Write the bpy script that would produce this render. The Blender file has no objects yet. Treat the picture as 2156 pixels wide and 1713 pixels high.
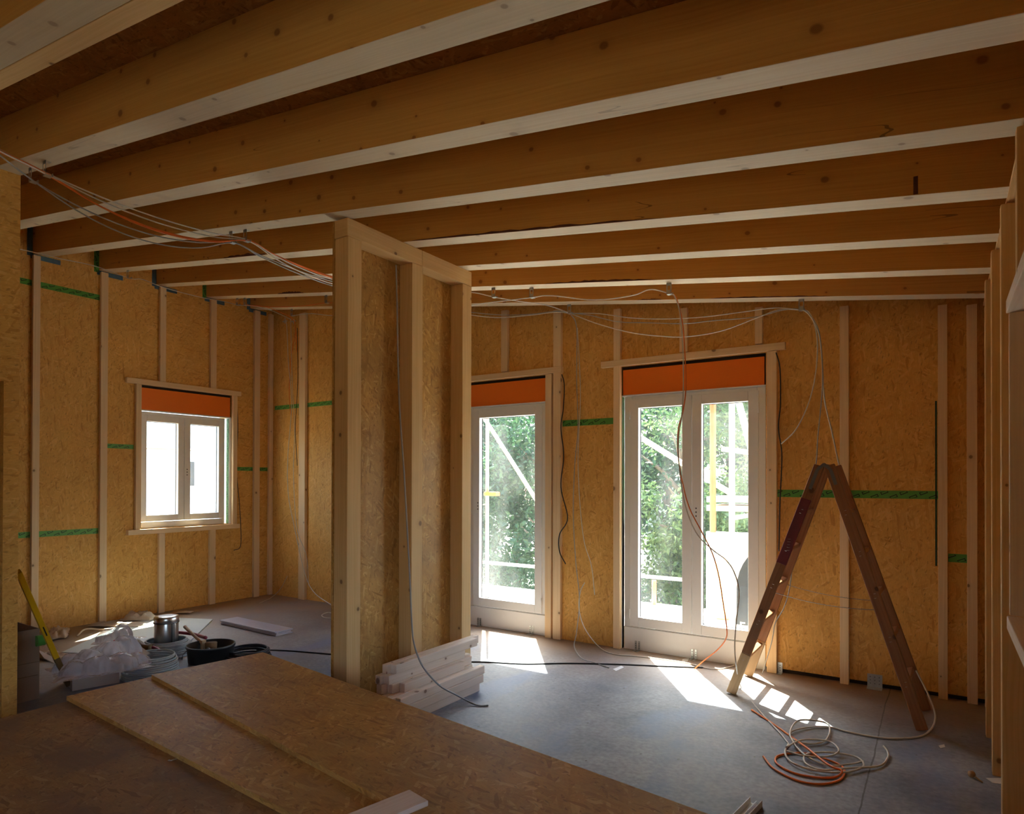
import bpy, bmesh, math, random
from mathutils import Vector, Matrix
random.seed(7)
SC = bpy.context.scene
COL = SC.collection

# ------------------------------------------------------------------ camera
F, PX, PY, H = 1372.9, 1078., 1003.88, 1.56          # focal length and principal point for 2156x1713
def _axes():
    a = math.radians(33.4851); p = math.radians(.3514); r = math.radians(.1349)
    V0 = Vector((-math.sin(a), math.cos(a), 0)); R = Vector((math.cos(a), math.sin(a), 0)); U = Vector((0, 0, 1))
    V = V0*math.cos(p)+U*math.sin(p)
    U2 = R.cross(V)
    R2 = R*math.cos(r)+U2*math.sin(r)
    return R2, R2.cross(V), V
RR, UU, VV = _axes()
cam_d = bpy.data.cameras.new('camera'); cam = bpy.data.objects.new('camera', cam_d); COL.objects.link(cam)
cam_d.sensor_width = 36; cam_d.sensor_fit = 'HORIZONTAL'; cam_d.lens = 36*F/2156
cam_d.shift_y = (PY-856.5)/2156; cam_d.clip_start = .05; cam_d.clip_end = 300
M = Matrix((RR, UU, -VV)).transposed().to_4x4(); M.translation = (0, 0, H); cam.matrix_world = M
SC.camera = cam

# ------------------------------------------------------------------ light and exposure
w = bpy.data.worlds.new('World'); SC.world = w; w.use_nodes = True
nt = w.node_tree; bg = nt.nodes['Background']
sky = nt.nodes.new('ShaderNodeTexSky'); sky.sky_type = 'NISHITA'; sky.sun_disc = False
sky.sun_elevation = math.radians(56.8); sky.sun_rotation = math.radians(-36)
sky.air_density = 1.0; sky.dust_density = 2.5; sky.ozone_density = 1.0
nt.links.new(sky.outputs[0], bg.inputs[0]); bg.inputs[1].default_value = .30
SUN = Vector((.385, -.535, -1.0)).normalized()
sd = bpy.data.lights.new('sun', 'SUN'); sd.energy = 7.0; sd.angle = math.radians(.53); sd.color = (1, .96, .88)
so = bpy.data.objects.new('sun', sd); COL.objects.link(so); so.rotation_euler = SUN.to_track_quat('-Z', 'Y').to_euler()
so.location = (-6, 12, 12)
vs = SC.view_settings; vs.view_transform = 'Standard'; vs.look = 'None'; vs.gamma = 1; vs.use_curve_mapping = False
vs.exposure = 2.98
SC.cycles.max_bounces = 14; SC.cycles.diffuse_bounces = 8; SC.cycles.transparent_max_bounces = 16
SC.cycles.sample_clamp_indirect = 8; SC.cycles.caustics_reflective = False; SC.cycles.caustics_refractive = False

# ------------------------------------------------------------------ main planes (metres)
YB, XL, XP, XR = 5.66, -7.72, -3.214, .215
BS, BZ = -.1327, 2.84                                 # roof underside: z = BZ + BS*x
def roof(x): return BZ+BS*x
def ray(x, y): return VV+RR*((x-PX)/F)+UU*((PY-y)/F)
def at(x, y, X=None, Y=None, z=None, roofoff=None):   # the point of a plane seen at a photograph pixel
    d = ray(x, y)
    if z is not None: t = (z-H)/d.z
    elif X is not None: t = X/d.x
    elif Y is not None: t = Y/d.y
    else: t = (BZ+roofoff-H)/(d.z-BS*d.x)
    return Vector((0, 0, H))+d*t

# ------------------------------------------------------------------ materials
MAT = {}
def newmat(name):
    m = bpy.data.materials.new(name); m.use_nodes = True; MAT[name] = m
    b = m.node_tree.nodes['Principled BSDF']
    return m, m.node_tree, b
def N(nt, t, **k):
    n = nt.nodes.new('ShaderNode'+t)
    for a, v in k.items():
        if a in n.inputs.keys() if hasattr(n.inputs, 'keys') else False: n.inputs[a].default_value = v
        else: setattr(n, a, v)
    return n
def plain(name, col, rough=.6, metal=0, noise=0, nscale=20, spec=.5, bump=0):
    m, nt, b = newmat(name)
    b.inputs['Base Color'].default_value = (*col, 1); b.inputs['Roughness'].default_value = rough
    b.inputs['Metallic'].default_value = metal; b.inputs['Specular IOR Level'].default_value = spec
    if noise or bump:
        tc = N(nt, 'TexCoord'); nz = N(nt, 'TexNoise'); nz.inputs['Scale'].default_value = nscale; nz.inputs['Detail'].default_value = 6
        nt.links.new(tc.outputs['Object'], nz.inputs['Vector'])
        if noise:
            mx = N(nt, 'MixRGB'); mx.blend_type = 'MIX'
            mx.inputs[1].default_value = (*[c*(1-noise) for c in col], 1); mx.inputs[2].default_value = (*[min(1, c*(1+noise)) for c in col], 1)
            nt.links.new(nz.outputs[0], mx.inputs[0]); nt.links.new(mx.outputs[0], b.inputs['Base Color'])
        if bump:
            bp = N(nt, 'Bump'); bp.inputs['Strength'].default_value = bump; bp.inputs['Distance'].default_value = .01
            nt.links.new(nz.outputs[0], bp.inputs['Height']); nt.links.new(bp.outputs[0], b.inputs['Normal'])
    return m
def ramp(nt, stops):
    r = N(nt, 'ValToRGB'); e = r.color_ramp.elements
    while len(e) > 1: e.remove(e[-1])
    e[0].position = stops[0][0]; e[0].color = (*stops[0][1], 1)
    for p, c in stops[1:]:
        q = e.new(p); q.color = (*c, 1)
    return r
def math_(nt, op, a, b=None, c=None):
    n = N(nt, 'Math'); n.operation = op
    for i, v in enumerate((a, b, c)):
        if v is None: continue
        if isinstance(v, (int, float)): n.inputs[i].default_value = v
        else: nt.links.new(v, n.inputs[i])
    return n.outputs[0]
def mapping(nt, src, scale=(1, 1, 1), rot=(0, 0, 0), loc=(0, 0, 0)):
    mp = N(nt, 'Mapping'); mp.inputs['Scale'].default_value = scale; mp.inputs['Rotation'].default_value = rot; mp.inputs['Location'].default_value = loc
    nt.links.new(src, mp.inputs['Vector']); return mp.outputs[0]
def mix(nt, fac, a, b, mode='MIX'):
    n = N(nt, 'MixRGB'); n.blend_type = mode
    for i, v in ((0, fac), (1, a), (2, b)):
        if isinstance(v, (int, float)): n.inputs[i].default_value = v
        elif isinstance(v, tuple): n.inputs[i].default_value = (*v, 1) if len(v) == 3 else v
        else: nt.links.new(v, n.inputs[i])
    return n.outputs[0]
def uvw(nt, spread=7.):                                # UV in metres plus a random shift per object
    uv = N(nt, 'UVMap'); oi = N(nt, 'ObjectInfo')
    cmb = N(nt, 'CombineXYZ')
    nt.links.new(math_(nt, 'MULTIPLY', oi.outputs['Random'], spread*3), cmb.inputs[0])
    nt.links.new(math_(nt, 'MULTIPLY', oi.outputs['Random'], spread), cmb.inputs[1])
    va = N(nt, 'VectorMath'); nt.links.new(uv.outputs[0], va.inputs[0]); nt.links.new(cmb.outputs[0], va.inputs[1])
    return va.outputs[0], oi.outputs['Random']

def osb(name, cols, contrast=1., dirt=0., rough=.62, rot=0.):
    """cols: dark, mid, light, straw"""
    m, nt, b = newmat(name)
    v, rnd = uvw(nt)
    warp = N(nt, 'TexNoise'); warp.inputs['Scale'].default_value = 9; nt.links.new(v, warp.inputs['Vector'])
    wv = N(nt, 'VectorMath'); wv.operation = 'MULTIPLY_ADD'
    nt.links.new(warp.outputs['Color'], wv.inputs[0]); wv.inputs[1].default_value = (.035, .035, 0); nt.links.new(v, wv.inputs[2])
    cur = None
    for k, (ang, sx, sy) in enumerate(((.35, 13, 70), (-.6, 15, 84), (1.2, 13, 76), (-1.25, 16, 90), (.85, 12, 66), (-.1, 12, 66))):
        ang += rot
        r0 = mapping(nt, wv.outputs[0], (1, 1, 1), (0, 0, ang), (k*3.1, k*1.7, 0))
        s0 = mapping(nt, r0, (sx, sy, 1))
        vo = N(nt, 'TexVoronoi'); vo.voronoi_dimensions = '2D'; vo.inputs['Scale'].default_value = 1; vo.inputs['Randomness'].default_value = 1
        nt.links.new(s0, vo.inputs['Vector'])
        sep = N(nt, 'SeparateColor'); nt.links.new(vo.outputs['Color'], sep.inputs[0])
        c = ramp(nt, [(0, cols[0]), (.10, cols[1]), (.5, cols[2]), (.86, cols[2]), (.93, cols[3]), (1, cols[3])])
        nt.links.new(sep.outputs[0], c.inputs[0])
        if cur is None: cur = c.outputs[0]
        else:
            f = math_(nt, 'GREATER_THAN', sep.outputs[1], .62)
            cur = mix(nt, math_(nt, 'MULTIPLY', f, .85), cur, c.outputs[0])
    # fibre inside the strands, cloudy tone, small dark chips
    fb = N(nt, 'TexNoise'); fb.inputs['Scale'].default_value = 1; fb.inputs['Detail'].default_value = 4
    nt.links.new(mapping(nt, mapping(nt, wv.outputs[0], (1, 1, 1), (0, 0, rot+.1)), (25, 190, 1)), fb.inputs['Vector'])
    f2 = math_(nt, 'MULTIPLY_ADD', fb.outputs[0], .5, .75)
    hs = N(nt, 'HueSaturation'); nt.links.new(cur, hs.inputs['Color']); nt.links.new(f2, hs.inputs['Value'])
    cl = N(nt, 'TexNoise'); cl.inputs['Scale'].default_value = 2.2; cl.inputs['Detail'].default_value = 5
    nt.links.new(v, cl.inputs['Vector'])
    cloudf = math_(nt, 'MULTIPLY_ADD', cl.outputs[0], .35, .82)
    hs2 = N(nt, 'HueSaturation'); nt.links.new(hs.outputs[0], hs2.inputs['Color']); nt.links.new(cloudf, hs2.inputs['Value'])
    out = hs2.outputs[0]
    ch = N(nt, 'TexVoronoi'); ch.voronoi_dimensions = '2D'; ch.inputs['Scale'].default_value = 1
    nt.links.new(mapping(nt, mapping(nt, wv.outputs[0], (1, 1, 1), (0, 0, rot+.3)), (22, 75, 1)), ch.inputs['Vector'])
    sp = N(nt, 'SeparateColor'); nt.links.new(ch.outputs['Color'], sp.inputs[0])
    chip = math_(nt, 'MULTIPLY', math_(nt, 'GREATER_THAN', sp.outputs[2], .93), math_(nt, 'LESS_THAN', ch.outputs['Distance'], .28))
    out = mix(nt, math_(nt, 'MULTIPLY', chip, .42), out, tuple(c*.45 for c in cols[0]))
    if dirt:
        dn = N(nt, 'TexNoise'); dn.inputs['Scale'].default_value = 3.0; dn.inputs['Detail'].default_value = 7
        nt.links.new(v, dn.inputs['Vector'])
        df = N(nt, 'MapRange'); df.inputs[1].default_value = .42; df.inputs[2].default_value = .62; df.inputs[4].default_value = dirt
        nt.links.new(dn.outputs[0], df.inputs[0])
        out = mix(nt, df.outputs[0], out, (.19, .115, .065))
    nt.links.new(out, b.inputs['Base Color'])
    b.inputs['Roughness'].default_value = rough
    b.inputs['Specular IOR Level'].default_value = .35
    bp = N(nt, 'Bump'); bp.inputs['Strength'].default_value = .25; bp.inputs['Distance'].default_value = .004
    bw = N(nt, 'RGBToBW'); nt.links.new(out, bw.inputs[0]); nt.links.new(bw.outputs[0], bp.inputs['Height']); nt.links.new(bp.outputs[0], b.inputs['Normal'])
    return m

def wood(name, c1, c2, knot=(.16, .07, .03), rough=.6, knots=.5, grain=1., crack=.0, stain=0.):
    m, nt, b = newmat(name)
    v, rnd = uvw(nt)
    wp = N(nt, 'TexNoise'); wp.inputs['Scale'].default_value = 1.3; nt.links.new(v, wp.inputs['Vector'])
    wv = N(nt, 'VectorMath'); wv.operation = 'MULTIPLY_ADD'; wv.inputs[1].default_value = (0, .05, 0)
    nt.links.new(wp.outputs['Color'], wv.inputs[0]); nt.links.new(v, wv.inputs[2])
    g = N(nt, 'TexNoise'); g.inputs['Scale'].default_value = 1; g.inputs['Detail'].default_value = 5; g.inputs['Roughness'].default_value = .6
    nt.links.new(mapping(nt, wv.outputs[0], (1.1, 90*grain, 1)), g.inputs['Vector'])
    g2 = N(nt, 'TexNoise'); g2.inputs['Scale'].default_value = 1; g2.inputs['Detail'].default_value = 3
    nt.links.new(mapping(nt, v, (.7, 5, 1)), g2.inputs['Vector'])
    gg = math_(nt, 'ADD', math_(nt, 'MULTIPLY', g.outputs[0], .6), math_(nt, 'MULTIPLY', g2.outputs[0], .4))
    r = ramp(nt, [(.36, c1), (.62, c2)]); nt.links.new(gg, r.inputs[0])
    out = r.outputs[0]
    hsv = N(nt, 'HueSaturation'); nt.links.new(out, hsv.inputs['Color'])
    nt.links.new(math_(nt, 'MULTIPLY_ADD', rnd, .16, .92), hsv.inputs['Value']); out = hsv.outputs[0]
    kn = N(nt, 'TexVoronoi'); kn.voronoi_dimensions = '2D'; kn.inputs['Scale'].default_value = 1
    nt.links.new(mapping(nt, wv.outputs[0], (3.2, 7.5, 1)), kn.inputs['Vector'])
    # real distance from the cell centre, so that knots stay near round
    sub = N(nt, 'VectorMath'); sub.operation = 'SUBTRACT'
    nt.links.new(kn.outputs['Position'], sub.inputs[0]); nt.links.new(mapping(nt, wv.outputs[0], (3.2, 7.5, 1)), sub.inputs[1])
    un = mapping(nt, sub.outputs[0], (.26, .133, 0)); ln = N(nt, 'VectorMath'); ln.operation = 'LENGTH'; nt.links.new(un, ln.inputs[0])
    sp = N(nt, 'SeparateColor'); nt.links.new(kn.outputs['Color'], sp.inputs[0])
    rad = math_(nt, 'MULTIPLY_ADD', sp.outputs[1], .013, .004)
    sel = math_(nt, 'GREATER_THAN', sp.outputs[0], 1-knots*.5)
    rel = math_(nt, 'DIVIDE', ln.outputs['Value'], rad)
    mr = N(nt, 'MapRange'); mr.inputs[1].default_value = 1.25; mr.inputs[2].default_value = .75; nt.links.new(rel, mr.inputs[0])
    kf = math_(nt, 'MULTIPLY', math_(nt, 'MULTIPLY', mr.outputs[0], sel), .75)
    halo = N(nt, 'MapRange'); halo.inputs[1].default_value = 3.2; halo.inputs[2].default_value = 1.; nt.links.new(rel, halo.inputs[0])
    out = mix(nt, math_(nt, 'MULTIPLY', math_(nt, 'MULTIPLY', halo.outputs[0], sel), .25), out, tuple(a*.5+k*.5 for a, k in zip(c1, knot)))
    out = mix(nt, kf, out, knot)
    if crack:
        cn = N(nt, 'TexNoise'); cn.inputs['Scale'].default_value = 1; cn.inputs['Detail'].default_value = 2
        nt.links.new(mapping(nt, wv.outputs[0], (.45, 7, 1), (0, 0, 0), (3, 9, 0)), cn.inputs['Vector'])
        d = math_(nt, 'ABSOLUTE', math_(nt, 'SUBTRACT', cn.outputs[0], .5))
        line = math_(nt, 'LESS_THAN', d, .0018)
        gate = N(nt, 'TexNoise'); gate.inputs['Scale'].default_value = 1; nt.links.new(mapping(nt, v, (.9, .6, 1), (0, 0, 0), (5, 1, 0)), gate.inputs['Vector'])
        gt = math_(nt, 'GREATER_THAN', gate.outputs[0], .56)
        out = mix(nt, math_(nt, 'MULTIPLY', math_(nt, 'MULTIPLY', line, gt), crack), out, (.10, .045, .02))
    if stain:
        sn = N(nt, 'TexNoise'); sn.inputs['Scale'].default_value = 2.5; sn.inputs['Detail'].default_value = 6; nt.links.new(v, sn.inputs['Vector'])
        sr = N(nt, 'MapRange'); sr.inputs[1].default_value = .6; sr.inputs[2].default_value = .75; sr.inputs[4].default_value = stain
        nt.links.new(sn.outputs[0], sr.inputs[0]); out = mix(nt, sr.outputs[0], out, (.25, .2, .16))
    nt.links.new(out, b.inputs['Base Color']); b.inputs['Roughness'].default_value = rough; b.inputs['Specular IOR Level'].default_value = .3
    bp = N(nt, 'Bump'); bp.inputs['Strength'].default_value = .12; bp.inputs['Distance'].default_value = .002
    nt.links.new(g.outputs[0], bp.inputs['Height']); nt.links.new(bp.outputs[0], b.inputs['Normal'])
    return m

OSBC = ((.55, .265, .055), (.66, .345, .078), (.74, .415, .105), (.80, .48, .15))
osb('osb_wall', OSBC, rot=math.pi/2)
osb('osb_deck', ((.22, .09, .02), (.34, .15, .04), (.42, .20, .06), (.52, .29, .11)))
osb('osb_board', ((.34, .165, .038), (.46, .245, .06), (.56, .315, .085), (.68, .43, .15)), dirt=.25, rough=.5)
osb('osb_dirty', ((.20, .095, .03), (.30, .155, .05), (.36, .20, .07), (.44, .28, .12)), dirt=.85)
wood('beam_wood', (.58, .31, .08), (.69, .405, .12), knot=(.24, .09, .03), knots=.95, crack=.6, stain=.0)  # beam sides: warm bounce between the beams is put into the orange
wood('beam_lit_base', (.66, .54, .36), (.76, .65, .47), knot=(.36, .25, .16), knots=.5, crack=.25, stain=.25)  # beam undersides: light from below is painted in as paler wood
wood('batten_wood', (.74, .53, .30), (.86, .66, .41), knots=.5)
wood('stud_wood', (.66, .42, .17), (.78, .54, .26), knots=.5, stain=.2)
wood('planed_wood', (.74, .62, .50), (.84, .74, .63), knots=.5, stain=.15)
wood('ladder_wood', (.24, .105, .05), (.37, .18, .085), knot=(.06, .02, .01), rough=.4, stain=.5)
wood('ladder_foot', (.50, .32, .16), (.62, .42, .22), rough=.5)
plain('ladder_red', (.16, .015, .03), .45, noise=.25)
plain('orange_panel', (.95, .22, .012), .55)
plain('window_white', (.84, .85, .84), .35, noise=.03)
plain('gasket', (.05, .05, .05), .6)
plain('dark_gap', (.03, .022, .018), .9)
plain('tape_green', (.10, .35, .06), .4)
plain('tape_dark', (.02, .06, .03), .5, noise=.9, nscale=45)
plain('tape_blue', (.08, .17, .25), .5, noise=.4, nscale=30)
plain('tape_ink', (.006, .02, .012), .5)
plain('galvanised', (.52, .55, .54), .38, 1, noise=.2, nscale=40)
plain('steel', (.62, .60, .58), .28, 1, noise=.08, nscale=12)
plain('dark_steel', (.2, .2, .2), .45, 1, noise=.2)
plain('cable_white', (.62, .60, .54), .5)
plain('cable_grey', (.36, .37, .37), .5)
plain('cable_orange', (.75, .17, .02), .5)
plain('cable_black', (.02, .02, .024), .45)
plain('conduit_grey', (.42, .44, .44), .45)
plain('black_plastic', (.018, .019, .021), .4, noise=.2)
plain('cardboard', (.27, .18, .12), .8, noise=.12, nscale=6)
plain('cardboard_light', (.52, .42, .34), .8, noise=.1, nscale=6)
plain('yellow_paint', (.75, .42, .01), .4, noise=.1)
plain('brown_dirt', (.16, .09, .03), .6, noise=.3)
plain('gypsum', (.48, .53, .53), .7, noise=.08, nscale=8)
plain('paper', (.55, .46, .36), .8, noise=.12, nscale=14, bump=.3)
plain('sheet_grey', (.45, .44, .50), .35, noise=.08)
plain('red_grip', (.28, .02, .04), .45)
plain('tool_wood', (.45, .28, .14), .6, noise=.2)
plain('bristle', (.22, .12, .05), .9, noise=.3, nscale=60)
plain('white_trim', (.72, .74, .76), .4)
plain('render_white', (.86, .86, .84), .8, noise=.04, nscale=3)
plain('roof_tile', (.35, .14, .08), .8, noise=.3)
plain('house_grey', (.50, .52, .50), .8, noise=.08, nscale=3)
plain('shed_dark', (.012, .016, .02), .8, noise=.25, spec=.15)
plain('letter_grey', (.30, .33, .35), .6)
plain('scaffold_zinc', (.46, .44, .40), .4, .3, noise=.12)
plain('scaffold_rust', (.36, .12, .045), .6, noise=.25)
plain('plank_grey', (.62, .58, .52), .8, noise=.15, nscale=4)
plain('terrace', (.78, .78, .76), .85, noise=.05, nscale=5)
plain('soil', (.20, .19, .13), .9, noise=.3, nscale=2)
plain('bark_dark', (.13, .05, .04), .8, noise=.3)
plain('bark', (.22, .17, .12), .9, noise=.4, nscale=9)
plain('yellow_cloth', (.72, .50, .27), .7)

def leafmat(name, c1, c2):
    m, nt, b = newmat(name)
    tc = N(nt, 'TexCoord'); nz = N(nt, 'TexNoise'); nz.inputs['Scale'].default_value = 1.7; nz.inputs['Detail'].default_value = 6
    nt.links.new(tc.outputs['Object'], nz.inputs['Vector'])
    r = ramp(nt, [(.38, c1), (.62, c2)]); nt.links.new(nz.outputs[0], r.inputs[0])
    nt.links.new(r.outputs[0], b.inputs['Base Color']); b.inputs['Roughness'].default_value = .45
    tr = N(nt, 'BsdfTranslucent'); nt.links.new(r.outputs[0], tr.inputs[0])
    mx = N(nt, 'MixShader'); mx.inputs[0].default_value = .35
    out = nt.nodes['Material Output']
    nt.links.new(b.outputs[0], mx.inputs[1]); nt.links.new(tr.outputs[0], mx.inputs[2]); nt.links.new(mx.outputs[0], out.inputs[0])
leafmat('leaf_dark', (.025, .075, .038), (.07, .16, .07))
leafmat('leaf_sunlit', (.06, .14, .05), (.22, .34, .13))  # sunlit brightness put into the leaf colour

def glassmat():
    m, nt, b = newmat('dusty_glass')
    out = nt.nodes['Material Output']; nt.nodes.remove(b)
    tr = N(nt, 'BsdfTransparent'); tr.inputs[0].default_value = (.93, .97, .96, 1)
    gl = N(nt, 'BsdfGlossy'); gl.inputs['Roughness'].default_value = .02
    df = N(nt, 'BsdfDiffuse'); df.inputs[0].default_value = (.8, .82, .8, 1)
    tl = N(nt, 'BsdfTranslucent'); tl.inputs[0].default_value = (.8, .82, .8, 1)
    dd = N(nt, 'MixShader'); dd.inputs[0].default_value = .7; nt.links.new(df.outputs[0], dd.inputs[1]); nt.links.new(tl.outputs[0], dd.inputs[2])
    lw_ = N(nt, 'LayerWeight'); frv = math_(nt, 'MULTIPLY_ADD', math_(nt, 'POWER', lw_.outputs['Facing'], 5), .6, .03)
    a = N(nt, 'MixShader'); nt.links.new(frv, a.inputs[0]); nt.links.new(tr.outputs[0], a.inputs[1]); nt.links.new(gl.outputs[0], a.inputs[2])
    tc = N(nt, 'TexCoord'); nz = N(nt, 'TexNoise'); nz.inputs['Scale'].default_value = 2.4; nz.inputs['Detail'].default_value = 7
    nt.links.new(mapping(nt, tc.outputs['Object'], (1, 1, .45)), nz.inputs['Vector'])
    mr = N(nt, 'MapRange'); mr.inputs[1].default_value = .42; mr.inputs[2].default_value = .72; mr.inputs[3].default_value = .006; mr.inputs[4].default_value = .05
    nt.links.new(nz.outputs[0], mr.inputs[0])
    c = N(nt, 'MixShader'); nt.links.new(mr.outputs[0], c.inputs[0]); nt.links.new(a.outputs[0], c.inputs[1]); nt.links.new(dd.outputs[0], c.inputs[2])
    nt.links.new(c.outputs[0], out.inputs[0])
glassmat()
def filmmat():
    m, nt, b = newmat('plastic_film')
    out = nt.nodes['Material Output']
    b.inputs['Base Color'].default_value = (.80, .74, .78, 1); b.inputs['Roughness'].default_value = .12
    tr = N(nt, 'BsdfTransparent'); tc = N(nt, 'TexCoord'); vo = N(nt, 'TexVoronoi'); vo.feature = 'DISTANCE_TO_EDGE'; vo.inputs['Scale'].default_value = 9; nt.links.new(tc.outputs['Object'], vo.inputs['Vector'])
    nz = N(nt, 'TexNoise'); nz.inputs['Scale'].default_value = 22; nz.inputs['Detail'].default_value = 5; nt.links.new(tc.outputs['Object'], nz.inputs['Vector'])
    bp = N(nt, 'Bump'); bp.inputs['Strength'].default_value = .6; bp.inputs['Distance'].default_value = .03
    nt.links.new(math_(nt, 'ADD', vo.outputs['Distance'], nz.outputs[0]), bp.inputs['Height']); nt.links.new(bp.outputs[0], b.inputs['Normal'])
    mx = N(nt, 'MixShader'); mx.inputs[0].default_value = .38
    nt.links.new(tr.outputs[0], mx.inputs[1]); nt.links.new(b.outputs[0], mx.inputs[2]); nt.links.new(mx.outputs[0], out.inputs[0])
filmmat()
def concrete():
    m, nt, b = newmat('concrete')
    tc = N(nt, 'TexCoord'); P = tc.outputs['Object']
    n1 = N(nt, 'TexNoise'); n1.inputs['Scale'].default_value = 1.1; n1.inputs['Detail'].default_value = 9; n1.inputs['Roughness'].default_value = .62; nt.links.new(P, n1.inputs['Vector'])
    n2 = N(nt, 'TexNoise'); n2.inputs['Scale'].default_value = 34; n2.inputs['Detail'].default_value = 5; nt.links.new(P, n2.inputs['Vector'])
    r = ramp(nt, [(.38, (.12, .138, .17)), (.5, (.20, .215, .24)), (.62, (.30, .31, .32))]); nt.links.new(n1.outputs[0], r.inputs[0])
    out = mix(nt, .5, r.outputs[0], n2.outputs[0], 'OVERLAY')
    # chalk-blue marks
    n3 = N(nt, 'TexNoise'); n3.inputs['Scale'].default_value = 1.6; n3.inputs['Detail'].default_value = 6; nt.links.new(mapping(nt, P, (1.4, .6, 1), (0, 0, .5), (2, 5, 0)), n3.inputs['Vector'])
    mr = N(nt, 'MapRange'); mr.inputs[1].default_value = .54; mr.inputs[2].default_value = .66; mr.inputs[4].default_value = .6; nt.links.new(n3.outputs[0], mr.inputs[0])
    out = mix(nt, mr.outputs[0], out, (.13, .19, .33))
    # sawdust near the walls
    n4 = N(nt, 'TexNoise'); n4.inputs['Scale'].default_value = 2.0; n4.inputs['Detail'].default_value = 8; nt.links.new(mapping(nt, P, (1, 1, 1), (0, 0, 0), (8, 1, 0)), n4.inputs['Vector'])
    sx = N(nt, 'SeparateXYZ'); nt.links.new(P, sx.inputs[0])
    my = N(nt, 'MapRange'); my.inputs[1].default_value = YB-1.1; my.inputs[2].default_value = YB; nt.links.new(sx.outputs[1], my.inputs[0])
    mx_ = N(nt, 'MapRange'); mx_.inputs[1].default_value = XL+3.4; mx_.inputs[2].default_value = XL+.3; nt.links.new(sx.outputs[0], mx_.inputs[0])
    sm = math_(nt, 'MAXIMUM', my.outputs[0], mx_.outputs[0])
    f = math_(nt, 'MULTIPLY', math_(nt, 'MULTIPLY', sm, n4.outputs[0]), 1.7)
    out = mix(nt, f, out, (.34, .235, .15))
    # small dark specks
    v = N(nt, 'TexVoronoi'); v.inputs['Scale'].default_value = 9; nt.links.new(mapping(nt, P, (1, .6, 1)), v.inputs['Vector'])
    s = N(nt, 'SeparateColor'); nt.links.new(v.outputs['Color'], s.inputs[0])
    sp = math_(nt, 'MULTIPLY', math_(nt, 'LESS_THAN', v.outputs['Distance'], .07), math_(nt, 'GREATER_THAN', s.outputs[0], .7))
    out = mix(nt, math_(nt, 'MULTIPLY', sp, .6), out, (.07, .06, .05))
    # expansion joint
    jy = math_(nt, 'ABSOLUTE', math_(nt, 'SUBTRACT', sx.outputs[0], math_(nt, 'MULTIPLY_ADD', n1.outputs[0], .05, -.36)))
    out = mix(nt, math_(nt, 'MULTIPLY', math_(nt, 'LESS_THAN', jy, .004), .75), out, (.06, .05, .045))
    nt.links.new(out, b.inputs['Base Color'])
    rr = N(nt, 'MapRange'); rr.inputs[3].default_value = .38; rr.inputs[4].default_value = .72; nt.links.new(n1.outputs[0], rr.inputs[0]); nt.links.new(rr.outputs[0], b.inputs['Roughness'])
    bp = N(nt, 'Bump'); bp.inputs['Strength'].default_value = .18; bp.inputs['Distance'].default_value = .01; nt.links.new(n2.outputs[0], bp.inputs['Height']); nt.links.new(bp.outputs[0], b.inputs['Normal'])
concrete()

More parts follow.
